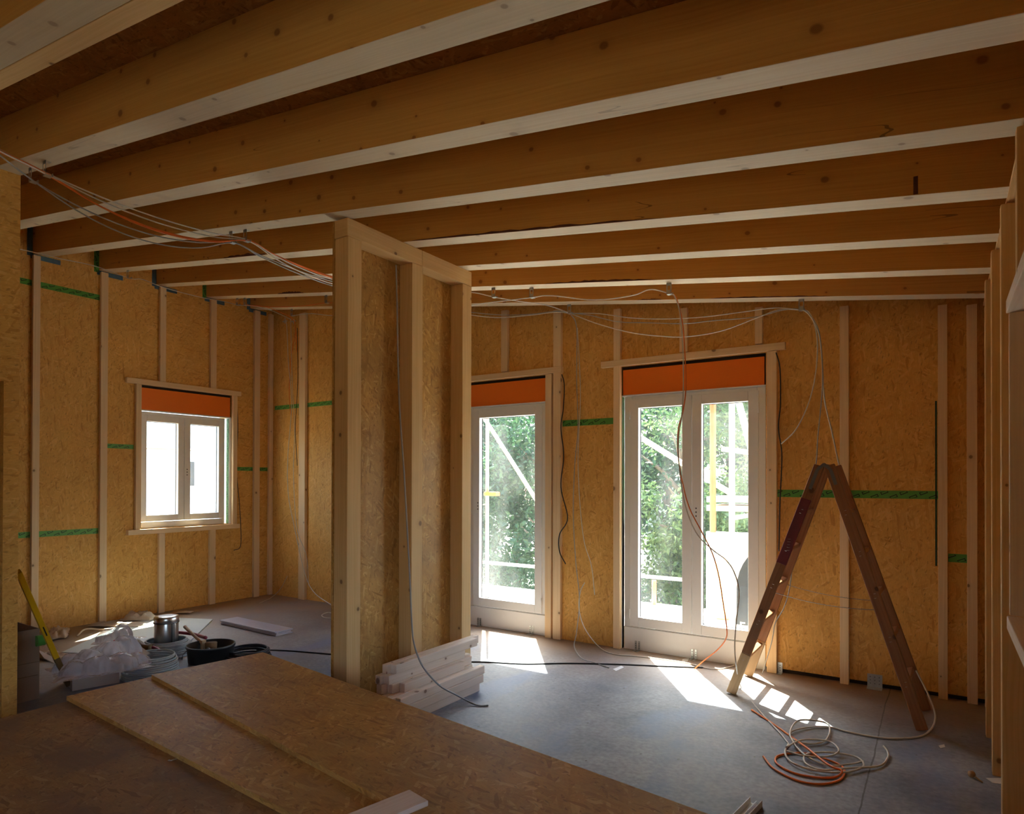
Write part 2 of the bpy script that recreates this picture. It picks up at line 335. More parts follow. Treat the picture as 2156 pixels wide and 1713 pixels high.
# ------------------------------------------------------------------ mesh helpers
class MB:
    def __init__(s): s.v = []; s.f = []; s.uv = []; s.mi = []
    def face(s, pts, uvs, mi=0):
        i = len(s.v); s.v += [tuple(p) for p in pts]; s.f.append(tuple(range(i, i+len(pts)))); s.uv.append(uvs); s.mi.append(mi)
    def box(s, x0, x1, y0, y1, z0, z1, mi=0, mat=None, bottom_mi=None):
        d = (x1-x0, y1-y0, z1-z0); L = max(range(3), key=lambda i: d[i])
        P = lambda i, j, k: Vector(((x0, x1)[i], (y0, y1)[j], (z0, z1)[k]))
        faces = [((0,0,0),(0,1,0),(1,1,0),(1,0,0)), ((0,0,1),(1,0,1),(1,1,1),(0,1,1)), ((0,0,0),(1,0,0),(1,0,1),(0,0,1)),
                 ((0,1,0),(0,1,1),(1,1,1),(1,1,0)), ((0,0,0),(0,0,1),(0,1,1),(0,1,0)), ((1,0,0),(1,1,0),(1,1,1),(1,0,1))]
        axs = [(0,1),(0,1),(0,2),(0,2),(1,2),(1,2)]
        b = len(s.v)
        idx = {}
        for i in (0,1):
            for j in (0,1):
                for k in (0,1):
                    p = P(i,j,k); idx[(i,j,k)] = len(s.v); s.v.append(tuple(mat @ p if mat else p))
        for n, (fc, ax) in enumerate(zip(faces, axs)):
            a, c = ax
            if c == L or (L not in ax and d[c] > d[a]): a, c = c, a
            s.f.append(tuple(idx[q] for q in fc))
            s.uv.append([((P(*q)[a])+n*.37, P(*q)[c]+n*.61) for q in fc])
            s.mi.append(bottom_mi if (n == 0 and bottom_mi is not None) else mi)
        return s
    def prism(s, prof, y0, y1, mis=None, axis='Y'):            # profile of (x,z) counter-clockwise seen from -Y, extruded in Y
        n = len(prof); b = len(s.v)
        for y in (y0, y1):
            for x, z in prof: s.v.append((x, y, z) if axis == 'Y' else (y, x, z))
        us = [0]
        for i in range(n):
            a, c = prof[i], prof[(i+1) % n]; us.append(us[-1]+math.hypot(c[0]-a[0], c[1]-a[1]))
        s.f.append(tuple(b+i for i in range(n))); s.uv.append([(p[0], p[1]-BS*p[0]) for p in prof]); s.mi.append(0)
        s.f.append(tuple(b+n+i for i in reversed(range(n)))); s.uv.append([(p[0], p[1]-BS*p[0]+.5) for p in reversed(prof)]); s.mi.append(0)
        for i in range(n):
            j = (i+1) % n
            s.f.append((b+i, b+n+i, b+n+j, b+j)); w_ = y1-y0
            s.uv.append([(us[i], 2.), (us[i], 2+w_), (us[i+1], 2+w_), (us[i+1], 2.)]); s.mi.append((mis or {}).get(i, 0))
        return s
    def tube(s, pts, r, n=8, closed=False, mi=0, cap=True):
        pts = [Vector(p) for p in pts]; m = len(pts); b = len(s.v); u = 0; rings = []
        up = Vector((0, 0, 1)); prev = None
        for i, p in enumerate(pts):
            a = pts[(i-1) % m] if (closed or i > 0) else p; c = pts[(i+1) % m] if (closed or i < m-1) else p
            t = (c-a).normalized() if (c-a).length > 1e-9 else Vector((0, 0, 1))
            if prev is None: x = t.cross(up) if abs(t.z) < .95 else t.cross(Vector((1, 0, 0)))
            else: x = prev-t*prev.dot(t)
            x.normalize(); prev = x; y = t.cross(x)
            rr = r[i] if isinstance(r, (list, tuple)) else r
            for k in range(n):
                an = 2*math.pi*k/n; s.v.append(tuple(p+(x*math.cos(an)+y*math.sin(an))*rr))
            if i: u += (p-pts[i-1]).length
            rings.append(u)
        segs = m if closed else m-1
        for i in range(segs):
            j = (i+1) % m
            for k in range(n):
                l = (k+1) % n
                s.f.append((b+i*n+k, b+i*n+l, b+j*n+l, b+j*n+k)); s.mi.append(mi)
                u1 = rings[j] if j else rings[i]+.1
                s.uv.append([(rings[i], k/n*.1), (rings[i], (k+1)/n*.1), (u1, (k+1)/n*.1), (u1, k/n*.1)])
        if cap and not closed:
            s.f.append(tuple(b+k for k in reversed(range(n)))); s.uv.append([(0, 0)]*n); s.mi.append(mi)
            s.f.append(tuple(b+(m-1)*n+k for k in range(n))); s.uv.append([(0, 0)]*n); s.mi.append(mi)
        return s
    def lathe(s, prof, c, n=32, mi=0, mat=None):                # profile of (radius, z) about a vertical axis through c
        b = len(s.v); m = len(prof)
        for r, z in prof:
            for k in range(n):
                a = 2*math.pi*k/n; p = Vector((c[0]+r*math.cos(a), c[1]+r*math.sin(a), c[2]+z)); s.v.append(tuple(mat @ p if mat else p))
        for i in range(m-1):
            for k in range(n):
                l = (k+1) % n
                s.f.append((b+i*n+k, b+i*n+l, b+(i+1)*n+l, b+(i+1)*n+k)); s.mi.append(mi)
                s.uv.append([(k/n, prof[i][1]), ((k+1)/n, prof[i][1]), ((k+1)/n, prof[i+1][1]), (k/n, prof[i+1][1])])
        for i, rev in ((0, True), (m-1, False)):
            if prof[i][0] > 1e-4:
                q = list(range(n)); q = q[::-1] if rev else q
                s.f.append(tuple(b+i*n+k for k in q)); s.uv.append([(0, 0)]*n); s.mi.append(mi)
        return s
    def build(s, name, mats, parent=None, smooth=False, bevel=0, merge=False):
        me = bpy.data.meshes.new(name); me.from_pydata(s.v, [], s.f)
        for mm in ([mats] if isinstance(mats, str) else mats): me.materials.append(MAT[mm])
        uv = me.uv_layers.new(name='UVMap')
        for p, us, mi in zip(me.polygons, s.uv, s.mi):
            p.material_index = mi
            for li, q in zip(p.loop_indices, us): uv.data[li].uv = q
            p.use_smooth = smooth
        me.update()
        o = bpy.data.objects.new(name, me); COL.objects.link(o)
        if bevel:
            bv = o.modifiers.new('bevel', 'BEVEL'); bv.width = bevel; bv.segments = 2; bv.limit_method = 'ANGLE'; bv.harden_normals = False
        if parent is not None:
            o.parent = parent
            o.matrix_parent_inverse = Matrix.Translation(-parent.location) if parent.type == 'EMPTY' else Matrix()
        return o
def tag(o, label, cat, group=None, kind=None):
    if label: o['label'] = label
    if cat: o['category'] = cat
    if group: o['group'] = group
    if kind: o['kind'] = kind
    return o
def struct(o): o['kind'] = 'structure'; return o
def thing(name, label, cat, loc=(0, 0, 0), group=None):
    o = bpy.data.objects.new(name, None); COL.objects.link(o); o.location = loc; o.empty_display_size = .1
    return tag(o, label, cat, group)
def smooth_path(pts, k=8):                                      # Catmull-Rom
    P = [Vector(p) for p in pts]; P = [P[0]*2-P[1]]+P+[P[-1]*2-P[-2]]; out = []
    for i in range(1, len(P)-2):
        a, b, c, d = P[i-1:i+3]
        for j in range(k):
            t = j/k
            out.append(.5*((2*b)+(c-a)*t+(2*a-5*b+4*c-d)*t*t+(3*b-a-3*c+d)*t**3))
    out.append(P[-2]); return out

# ------------------------------------------------------------------ room shell
ROOM_Y0, XE = -3.2, .50
mb = MB(); mb.box(XL-.3, XE+.2, ROOM_Y0-.2, YB+.28, -.25, 0)
struct(mb.build('floor', 'concrete'))
DECK = .288
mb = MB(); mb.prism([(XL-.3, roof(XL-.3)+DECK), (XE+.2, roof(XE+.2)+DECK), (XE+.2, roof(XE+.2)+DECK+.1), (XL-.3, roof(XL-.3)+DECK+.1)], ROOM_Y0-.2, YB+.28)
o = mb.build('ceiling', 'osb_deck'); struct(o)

# openings
W1 = dict(y0=3.895, y1=5.055, z0=1.0, z1=2.665)                # left window incl. shutter box
D1 = dict(x0=-4.34, x1=-3.335, z1=2.632)
D2 = dict(x0=-2.52, x1=-1.225, z1=2.632)
# left wall (skin + core)
mb = MB()
def lw(y0, y1, z0, z1): mb.box(XL-.26, XL, y0, y1, z0, z1)
zt = 4.2
lw(ROOM_Y0, W1['y0'], 0, zt); lw(W1['y1'], YB+.26, 0, zt); lw(W1['y0'], W1['y1'], 0, W1['z0']); lw(W1['y0'], W1['y1'], W1['z1'], zt)
struct(mb.build('wall_left', 'osb_wall'))
mb = MB()
def bwall(x0, x1, z0, prof=None):
    # board skin from z0 up to the deck, sloping top
    mb.prism([(x0, z0), (x1, z0), (x1, roof(x1)+DECK), (x0, roof(x0)+DECK)], YB, YB+.26)
bwall(XL, D1['x0'], 0); bwall(D1['x0'], D1['x1'], D1['z1']); bwall(D1['x1'], D2['x0'], 0); bwall(D2['x0'], D2['x1'], D2['z1'])
bwall(D2['x1'], XE+.2, .035)
o = struct(mb.build('wall_back', 'osb_wall'))
mb = MB(); mb.box(D2['x1'], XE+.2, YB+.03, YB+.24, 0, .034); struct(mb.build('trim_1', 'dark_gap'))
mb = MB()
for a, b, z0, z1 in ((XL, -2.0, 0, 4.2), (-2.0, -1.5, 0, 1.2), (-2.0, -1.5, 1.7, 4.2), (-1.5, XE+.2, 0, 4.2)): mb.box(a, b, ROOM_Y0-.2, ROOM_Y0, z0, z1)  # the unseen opening here is added to let in fill daylight
struct(mb.build('wall_rear', 'osb_wall'))
mb = MB()
for a, b, z0, z1 in ((ROOM_Y0, -2.0, 0, 3.2), (-2.0, -.3, 0, .8), (-2.0, -.3, 2.2, 3.2), (-.3, YB, 0, 3.2)): mb.box(XE-.02, XE+.2, a, b, z0, z1)  # unseen opening behind the camera, added so daylight reaches the left wall
struct(mb.build('wall_right', 'osb_wall'))
# inner wall on the left with its doorway
XN = -4.87; mb = MB(); ye = 1.715
mb.box(XN-.13, XN, 1.634, ye, 0, 2.173); mb.box(XN-.13, XN, .74, ye, 2.173, 3.486); mb.box(XN-.13, XN, ROOM_Y0, .74, 0, 3.486)
struct(mb.build('wall_inner', 'osb_wall'))

# ------------------------------------------------------------------ ceiling beams
ORD = ['second', 'third', 'fourth', 'fifth', 'sixth', 'seventh', 'eighth', 'ninth']
BW = .137
beams = [(.954, .133)]+[(1.58+.6235*i, BW) for i in range(7)]
blabels = ['massive roof beam nearest the camera, cropped at the top left corner with a yellowish timber beside it',
 'first full roof beam below the corner, crossing the top left of the picture above the cable clips',
 'second roof beam, running from behind the left inner wall up to the top right corner',
 'roof beam passing just in front of the top of the stud partition',
 'roof beam resting on the front part of the partition header, dark bark along its lower edge',
 'roof beam resting on the far part of the partition header, third from the back wall',
 'roof beam second from the back wall, carrying the row of steel cable clips',
 'roof beam nearest the back wall, just above the doors']
for i, ((y, bw_), lab) in enumerate(zip(beams, blabels)):
    x0, x1 = (XL, .33); t = DECK-.001
    prof = [(x0, roof(x0))]
    mis = {}
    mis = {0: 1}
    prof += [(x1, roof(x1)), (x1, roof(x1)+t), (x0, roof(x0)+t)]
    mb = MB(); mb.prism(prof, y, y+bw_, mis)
    tag(mb.build('ceiling_beam', ['beam_wood', 'beam_lit_base'], bevel=.003), lab, 'beam', 'roof beams across the room')
bo = [o for o in COL.objects if o.name.startswith('ceiling_beam')]
def edge(ci, px0, px1, py, hmax, seed):
    y = beams[ci][0]; rnd = random.Random(seed); xa, xb_ = at(px0, py, Y=y).x, at(px1, py, Y=y).x; n = 26; mb = MB(); prev = None
    for k in range(n+1):
        x = xa+(xb_-xa)*k/n; h_ = max(.001, hmax*max(0, math.sin(math.pi*k/n))**.5*rnd.uniform(.45, 1))
        cur = (x, h_)
        if prev: mb.face([(prev[0], y-.0012, roof(prev[0])+.001), (x, y-.0012, roof(x)+.001), (x, y-.0012, roof(x)+h_), (prev[0], y-.0012, roof(prev[0])+prev[1])], [(0, 0)]*4)
        prev = cur
    mb.build('bark_edge', 'bark_dark', bo[ci])
edge(4, 860, 1395, 495, .020, 1); edge(4, 470, 560, 545, .028, 2); edge(6, 1145, 1385, 600, .022, 3); edge(7, 1340, 1395, 628, .012, 4); edge(7, 1490, 1760, 622, .014, 5); edge(6, 585, 640, 620, .03, 6)
q = at(1928, 408, Y=beams[4][0]); mb = MB(); mb.box(q.x-.009, q.x+.009, beams[4][0]-.0015, beams[4][0]-.0002, roof(q.x)+.004, roof(q.x)+.085); mb.build('dark_mark', 'bark_dark', bo[4])
mb = MB(); mb.prism([(XL, roof(XL)), (.33, roof(.33)), (.33, roof(.33)+.2), (XL, roof(XL)+.2)], 1.089, 1.165)
tag(mb.build('doubling_timber', 'stud_wood', bevel=.003), 'narrower yellowish timber bolted along the beam in the top left corner', 'beam')
for y in (.33, -.3, -.92, -1.55, -2.17, -2.8):
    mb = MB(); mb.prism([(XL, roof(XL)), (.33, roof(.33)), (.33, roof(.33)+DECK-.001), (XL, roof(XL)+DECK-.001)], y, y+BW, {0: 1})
    tag(mb.build('ceiling_beam', ['beam_wood', 'beam_lit_base']), 'roof beam behind the camera, out of the picture', 'beam', 'roof beams behind the camera')

# ------------------------------------------------------------------ battens on the walls
def batten(lab, x0, x1, y0, y1, z0, z1, m='batten_wood', group=None, name='wall_batten', cat='batten', mat=None, bevel=.003, nails=None):
    c = Vector(((x0+x1)/2, (y0+y1)/2, z0))
    mb = MB(); mb.box(x0-c.x, x1-c.x, y0-c.y, y1-c.y, 0, z1-z0)
    o = mb.build(name, m, bevel=bevel); o.location = c
    if mat: o.matrix_world = mat
    tag(o, lab, cat, group)
    return o
BT = .042
def yl(x): return at(x, 1012, X=XL+BT).y
g = 'battens on the left wall'
fl = XL+BT
for (a, b, z0, z1, lab) in [
    (67.5, 83, 0, 3.84, 'full-height pale batten on the left wall, nearest the inner wall edge, behind the yellow bar'),
    (211, 226, 0, 3.84, 'full-height pale batten on the left wall between the green tapes and the window'),
    (336, 348.5, 2.722, 3.84, 'short batten above the small window, left one of two'),
    (336, 348.5, 0, .935, 'short batten below the small window, left one of two'),
    (443, 455, 2.722, 3.84, 'short batten above the small window, right one of two'),
    (443, 455, 0, .935, 'short batten below the small window, right one of two'),
    (535.5, 547, 0, 3.84, 'full-height batten on the left wall between the window and the room corner'),
    (567.5, 577, 0, 3.84, 'full-height batten on the left wall tight in the room corner')]:
    ya, yb = yl(a), yl(b)
    if yb > YB: yb = YB-.002; ya = yb-.06
    batten(lab, XL+.001, fl, ya, yb, z0, z1, group=g)
batten('batten up the left side of the small window', XL+.001, fl, W1['y0']-.06, W1['y0'], .995, 2.66, group=g)
batten('batten up the right side of the small window', XL+.001, fl, W1['y1'], W1['y1']+.06, .995, 2.66, group=g)
batten('level head batten over the small window and its orange panel', XL+.001, fl+.004, at(267, 805, X=fl).y, at(508, 830, X=fl).y, 2.662, 2.722, name='head_batten')
batten('level sill batten under the small window with two sun streaks', XL-.02, fl+.012, at(269, 1120, X=fl).y, at(504, 1108, X=fl).y, .937, .994, name='sill_batten')
def xb(x): return at(x, 1012, Y=YB-BT).x
g = 'battens on the back wall'
H2 = 2.632
for (a, b, z0, z1, lab) in [
    (628.5, 641.5, 0, None, 'full-height batten on the back wall left of the partition, near the room corner'),
    (1054, 1067, 2.70, None, 'short batten above the single glazed door beside the partition'),
    (1147.5, 1160.5, 0, 2.63, 'door-high batten against the right edge of the single glazed door'),
    (1164, 1180, 0, None, 'full-height batten standing just right of the single glazed door, black wire beside it'),
    (1291, 1305, 0, None, 'full-height batten at the left edge of the double glazed door'),
    (1430, 1446, 2.70, None, 'short batten above the middle of the double glazed door, behind the hanging cables'),
    (1589, 1605, 2.70, None, 'short batten above the right leaf of the double glazed door'),
    (1614, 1635, 0, 2.63, 'door-high batten at the right edge of the double glazed door, black wire beside it'),
    (1768, 1787, 0, None, 'full-height batten on the back wall seen behind the step ladder'),
    (1975, 1995, 0, None, 'full-height batten on the back wall right of the ladder, dark tape along its left side'),
    (2036, 2058, 0, None, 'full-height batten on the back wall, last one before the right stud wall')]:
    xa, xc = xb(a), xb(b)
    batten(lab, xa, xc, YB-BT, YB-.001, z0, (roof(xc)+.0 if z1 is None else z1) if True else 0, group=g)
batten('head batten over the single door, its end showing right of the door', -4.42, at(1182, 780, Y=YB-BT).x, YB-BT-.004, YB-.001, 2.634, 2.692, name='head_batten')
batten('long head batten over the double door, overhanging at both ends', at(1265, 772, Y=YB-BT).x, at(1653, 731, Y=YB-BT).x, YB-BT-.004, YB-.001, 2.634, 2.692, name='head_batten')

# ------------------------------------------------------------------ tapes
def tape(lab, o, u, v, L, Wd, m='tape_green', marks=True, col=None):
    """o corner, u unit along, v unit across; n = u x v faces the room"""
    o = Vector(o); u = Vector(u).normalized(); v = Vector(v).normalized(); n = u.cross(v)
    T = Matrix((u, v, n)).transposed().to_4x4(); T.translation = o
    mb = MB(); mb.box(0, L, 0, Wd, .0005, .002)
    t = mb.build('adhesive_tape', m); t.matrix_world = T; tag(t, lab, 'tape', 'sealing tapes on the boards')
    if marks:
        mk = MB(); x = .02; row = 0
        while x < L-.05:
            for r_ in (0, 1):
                cx, cy = x+(.06 if r_ else 0), Wd*(.22 if r_ else .78)
                a = .42; w2, h2 = .026, .0115
                for k in range(4):
                    cs = [(-w2, -h2), (w2, -h2), (w2, h2), (-w2, h2)]; ci = [(s_*.78, t_*.5) for s_, t_ in cs]
                    p = [cs[k], cs[(k+1) % 4], ci[(k+1) % 4], ci[k]]
                    q = [(cx+px*math.cos(a)-py*math.sin(a), cy+px*math.sin(a)+py*math.cos(a)) for px, py in p]
                    q = [(min(max(qx, .001), L-.001), min(max(qy, .001), Wd-.001)) for qx, qy in q]
                    mk.face([(qx, qy, .0025) for qx, qy in q], [(0, 0)]*4)
            x += .125
        mo = mk.build('printed_mark', 'tape_ink', t)
    return t
def tapeL(lab, y0, y1, z0, wd=.06, **k): return tape(lab, (XL, y0, z0), (0, 1, 0), (0, 0, 1), y1-y0, wd, **k)
def tapeB(lab, x0, x1, z0, wd=.06, **k): return tape(lab, (x0, YB, z0), (1, 0, 0), (0, 0, 1), x1-x0, wd, **k)
ylw = lambda x: at(x, 1012, X=XL).y
xbw = lambda x: at(x, 1012, Y=YB).x
tapeL('green printed tape high on the left wall beneath the beam ends', ylw(10), ylw(211), 3.53)
tapeL('green printed tape low on the left wall behind the yellow bar', ylw(10), ylw(211), .975)
tapeL('short green tape between the second batten and the small window', ylw(225), ylw(281), at(250, 944, X=XL).z, .05)
tapeL('short green tape right of the small window, crossed by the black wire', ylw(499), ylw(568), at(530, 991, X=XL).z, .05)
tapeB('green tape on the back wall between room corner and partition', xbw(578), xbw(704), 2.525, .055)
tapeB('green printed tape on the back wall between the two glazed doors', xbw(1181), xbw(1291), 2.10)
tapeB('long green printed tape on the back wall behind the step ladder', xbw(1635), xbw(1975), 1.435)
tapeB('short green tape low on the back wall, in the narrow bay at the right', xbw(1996), xbw(2036), .985)
tape('dark narrow tape running down the back wall beside a batten right of the ladder', (xbw(1973), YB, .95), (0, 0, 1), (-1, 0, 0), 1.2, .012, m='tape_dark', marks=False)
# tapes around the beam ends on the left wall
for i, (nm, ci) in enumerate((('nearest', 3), ('second', 4), ('third', 5), ('fourth', 6), ('farthest', 7))):
    y, bw_ = beams[ci]
    tape('%s tape strip standing beside a beam end on the left wall' % nm, (XL, y-.055, roof(XL)-.03), (0, 0, 1), (0, -1, 0), .31, -.05 if False else .05, m='tape_green' if i in (1, 3) else 'tape_blue', marks=i in (1, 3)).location.y += .055
    t = tape('%s blue tape strip under a beam end at the top of the left wall' % nm, (XL, y-.02, roof(XL)-.055), (0, 1, 0), (0, 0, 1), .27, .05, m='tape_blue', marks=False)

# ------------------------------------------------------------------ windows and doors
def ring(mb, ax, a0, a1, z0, z1, wl, wr, wb, wt, d0, d1, mi=0):
    """rectangular frame; ax 'X' lies in the XZ plane (d = Y), ax 'Y' in the YZ plane (d = X)"""
    def bx(p0, p1, q0, q1):
        if ax == 'X': mb.box(p0, p1, d0, d1, q0, q1, mi)
        else: mb.box(d0, d1, p0, p1, q0, q1, mi)
    if wl: bx(a0, a0+wl, z0, z1)
    if wr: bx(a1-wr, a1, z0, z1)
    if wb: bx(a0+wl, a1-wr, z0, z0+wb)
    if wt: bx(a0+wl, a1-wr, z1-wt, z1)
def sash(parent, ax, a0, a1, z0, z1, fw, fb, d0, d1, dg, handle=None, out=1):
    """out: +1 outside is +d, -1 outside is -d"""
    mb = MB(); ring(mb, ax, a0, a1, z0, z1, fw, fw, fb, fw, d0, d1)
    s = mb.build('sash', 'window_white', parent, bevel=.004)
    mb = MB(); t = .006
    ring(mb, ax, a0+fw-.001, a1-fw+.001, z0+fb-.001, z1-fw+.001, t, t, t, t, dg-.004, dg+.004)
    mb.build('gasket', 'gasket', s)
    mb = MB()
    if ax == 'X': mb.box(a0+fw-.004, a1-fw+.004, dg-.002, dg+.002, z0+fb-.004, z1-fw+.004)
    else: mb.box(dg-.002, dg+.002, a0+fw-.004, a1-fw+.004, z0+fb-.004, z1-fw+.004)
    mb.build('pane', 'dusty_glass', s)
    if handle is not None:
        mb = MB(); din = d0 if ax == 'X' else d1
        for k in (-1, 0, 1):
            z = handle[1]+k*.034; h_ = .008
            if ax == 'X': mb.box(handle[0]-h_*.7, handle[0]+h_*.7, din-.0012, din+.001, z-h_*.8, z+h_*.8)
            else: mb.box(din-.001, din+.0012, handle[0]-h_*.7, handle[0]+h_*.7, z-h_*.8, z+h_*.8)
        mb.build('handle_hole', 'gasket', s)
    return s
YF = YB+.02
def door(name, x0, x1, ztop, splits, handle, label):
    root = bpy.data.objects.new(name, None); COL.objects.link(root); root.location = ((x0+x1)/2, YF, 0); struct(root)
    mb = MB(); ring(mb, 'X', x0, x1, .0, ztop, .07, .07, .21, .035, YF+.012, YF+.085)
    fr = mb.build('door_frame', 'window_white', root, bevel=.004)
    mb = MB(); mb.box(x0, x1, YF-.005, YF+.0115, .0, .205); mb.build('threshold_board', 'window_white', root, bevel=.003)
    for (a, b) in splits:
        hd = (handle, 1.29) if a <= handle <= b else None
        sash(root, 'X', a, b, .215, ztop-.028, .085, .088, YF, YF+.065, YF+.052, hd)
    for hx in ((x0+.055, x1-.055) if len(splits) > 1 else (x1-.05,)):
        for hz in (.33, ztop-.17):
            mb = MB(); mb.tube([(hx, YF-.004, hz-.045), (hx, YF-.004, hz+.045)], .008); mb.build('hinge', 'window_white', root, smooth=True)
    return root
door('door_1', -4.335, -3.345, 2.352, [(-4.265, -3.395)], -4.20, '')
door('door_2', -2.495, -1.232, 2.352, [(-2.44, -1.857), (-1.852, -1.288)], -1.815, '')
# rounded meeting line
def shutter(lab, ax, a0, a1, z0, z1, d, ribs=True):
    # orange insulation panel with lying ribs, dark air gap round it, white bottom profile
    root = thing('shutter_box', lab, 'shutter box', ((a0+a1)/2, d, z0) if ax == 'X' else (d, (a0+a1)/2, z0))
    nr = 26; pa, pb = a0+.012, a1-.012; za, zb = z0+.012, z1-.03; prof = []
    mb = MB(); s = 1 if ax == 'X' else -1
    for k in range(nr):
        q0 = za+(zb-za)*k/nr; q1 = za+(zb-za)*(k+1)/nr-.0012
        if ax == 'X': mb.box(pa, pb, d+.0, d+.02, q0, q1)
        else: mb.box(d-.02, d, pa, pb, q0, q1)
    if ax == 'X': mb.box(pa, pb, d+.002, d+.16, za, zb)
    else: mb.box(d-.16, d-.002, pa, pb, za, zb)
    mb.build('panel', 'orange_panel', root)
    mb = MB()
    if ax == 'X': mb.box(a0, a1, d+.022, d+.17, z0+.011, z1)
    else: mb.box(d-.17, d-.022, a0, a1, z0+.011, z1)
    mb.build('casing', 'dark_gap', root)
    mb = MB()
    if ax == 'X': mb.box(a0, a1, d-.006, d+.05, z0, z0+.01)
    else: mb.box(d-.05, d+.006, a0, a1, z0, z0+.01)
    mb.build('bottom_profile', 'window_white', root)
    return root
shutter('orange ribbed shutter box panel above the single door beside the partition', 'X', D1['x0']+.003, D1['x1']-.003, 2.355, D1['z1']-.001, YB+.012)
shutter('widest orange ribbed shutter box panel, above the double door', 'X', D2['x0']+.003, D2['x1']-.003, 2.355, D2['z1']-.001, YB+.012)
shutter('small orange shutter box panel above the left wall window', 'Y', W1['y0']+.003, W1['y1']-.003, 2.368, W1['z1']-.003, XL-.008)
# left window
root = bpy.data.objects.new('window_1', None); COL.objects.link(root); root.location = (XL, 4.4, 1.0); struct(root)
XWf = XL-.03
yw0, yw1 = W1['y0']+.01, at(474, 1012, X=XWf).y
mb = MB(); ring(mb, 'Y', yw0, yw1, 1.0, 2.362, .035, .035, .07, .05, XWf-.085, XWf-.014)
mb.build('window_frame', 'window_white', root, bevel=.004)
ym = at(388, 1012, X=XWf).y
sash(root, 'Y', yw0+.012, ym-.002, 1.075, 2.325, .075, .075, XWf-.065, XWf, XWf-.05, None, -1)
sash(root, 'Y', ym+.002, yw1-.015, 1.075, 2.325, .075, .075, XWf-.065, XWf, XWf-.05, (ym+.035, 1.66), -1)
# reveal strips with tape between frame and battens
mb = MB(); mb.box(XL-.12, XL+.0, W1['y1']-.028, W1['y1']-.001, 1.0, 2.366); struct(mb.build('trim_2', 'window_white'))
tape('green printed tape folded into the reveal at the right side of the small window', (XL-.012, W1['y1']-.0285, 1.0), (0, 0, 1), (-1, 0, 0), 1.36, .05)
mb = MB(); mb.box(D2['x0']+.001, D2['x0']+.012, YB+.001, YB+.12, 0, 2.352); struct(mb.build('trim_3', 'window_white'))
tape('green printed tape running down the left reveal of the double door', (D2['x0']+.0125, YB+.004, .0), (0, 0, 1), (0, 1, 0), 2.35, .045)

# ------------------------------------------------------------------ stud partition
root = thing('stud_partition', 'tall timber stud partition with OSB backing standing in the middle of the room', 'partition', (XP-.07, 3.6, 0))
PW, HZ = .124, roof(XP)-.0015
for y0, y1 in ((2.928, 3.047), (3.540, 3.656), (4.136, 4.254)):
    mb = MB(); mb.box(XP-PW, XP, y0, y1, 0, HZ-.119); mb.build('stud', 'stud_wood', root, bevel=.004)
mb = MB(); mb.box(XP-PW, XP, 2.922, 3.648, HZ-.117, HZ); mb.build('header', 'stud_wood', root, bevel=.004)
mb = MB(); mb.box(XP-PW, XP, 3.650, 4.254, HZ-.117, HZ); mb.build('header', 'stud_wood', root, bevel=.004)
mb = MB(); mb.box(XP-PW-.017, XP-PW-.001, 2.922, 4.254, 0, HZ-.001); mb.build('sheathing_board', 'osb_board', root)

# ------------------------------------------------------------------ right stud wall
g = 'studs of the right wall'
for y, lab in ((4.925, 'stud of the right wall farthest from the camera, rounded pale edge'),
               (4.309, 'second stud of the right wall counted from the back'),
               (3.62, 'third stud of the right wall counted from the back, nearest the pale opening')):
    batten(lab, XR, XR+.16, y, y+.06, 0.001, 2.80, 'stud_wood', g, 'wall_stud', 'stud', bevel=.006)
batten('slim post in the back right corner between the last batten and the first stud', .24, .30, YB-.10, YB-.04, 0, 2.78, 'stud_wood', None, 'corner_post', 'post', bevel=.004)
batten('short stud above the head board of the pale opening at the right edge', XR, XR+.16, 2.86, 2.92, 2.264, 2.80, 'stud_wood', g, 'wall_stud', 'stud')
mb = MB(); mb.box(XR+.02, XR+.16, ROOM_Y0, YB, 2.805-.003, 2.82); struct(mb.build('trim_4', 'stud_wood'))
# whitish lining of an opening between the last studs
root = thing('opening_lining', 'pale planed timber lining of an opening at the right edge of the picture', 'lining', (XR+.05, 3.1, 1.0))
mb = MB(); mb.box(XR-.004, XR+.15, 3.132, 3.155, 1.05, 2.21); mb.build('jamb_board', 'planed_wood', root, bevel=.003)
mb = MB(); mb.box(XR-.012, XR+.15, 1.9, 3.155, 2.212, 2.262); mb.build('head_board', 'planed_wood', root, bevel=.003)
mb = MB(); mb.box(XR-.012, XR+.15, 1.9, 3.155, .995, 1.045); mb.build('sill_board', 'planed_wood', root, bevel=.003)

# ------------------------------------------------------------------ pile of OSB boards in the foreground
def board(lab, c, ang, L, Wd, z, t=.022, m='osb_board', group=None):
    mb = MB(); mb.box(0, L, 0, Wd, 0, t)
    o = mb.build('osb_board', m); o.location = (c[0], c[1], z); o.rotation_euler = (0, 0, ang)
    return tag(o, lab, 'board', group)
for k in range(15):
    board('OSB board in the hidden pile beneath the dirty sheet', (-3.70, .35), 0, 2.9, 1.12, .0235*k+.0005, group='boards hidden under the dirty sheet')
zb = .0235*15+.001
xd = at(70, 1494, z=zb+.022).x
board('large dirty brown OSB sheet at the bottom left, lowest of the visible pile', (xd, .25), 0, 3.4, 1.37, zb, m='osb_dirty')
board('middle OSB board of the pile, its thick front edge crossing the dirty sheet', at(140, 1465, z=zb+.0445), -.062, 3.0, .70, zb+.0225)
tb = board('top OSB board of the pile, lying askew towards the concrete floor', at(319, 1420, z=zb+.067), -.148, 3.9, .685, zb+.045)
ZT = zb+.045+.022
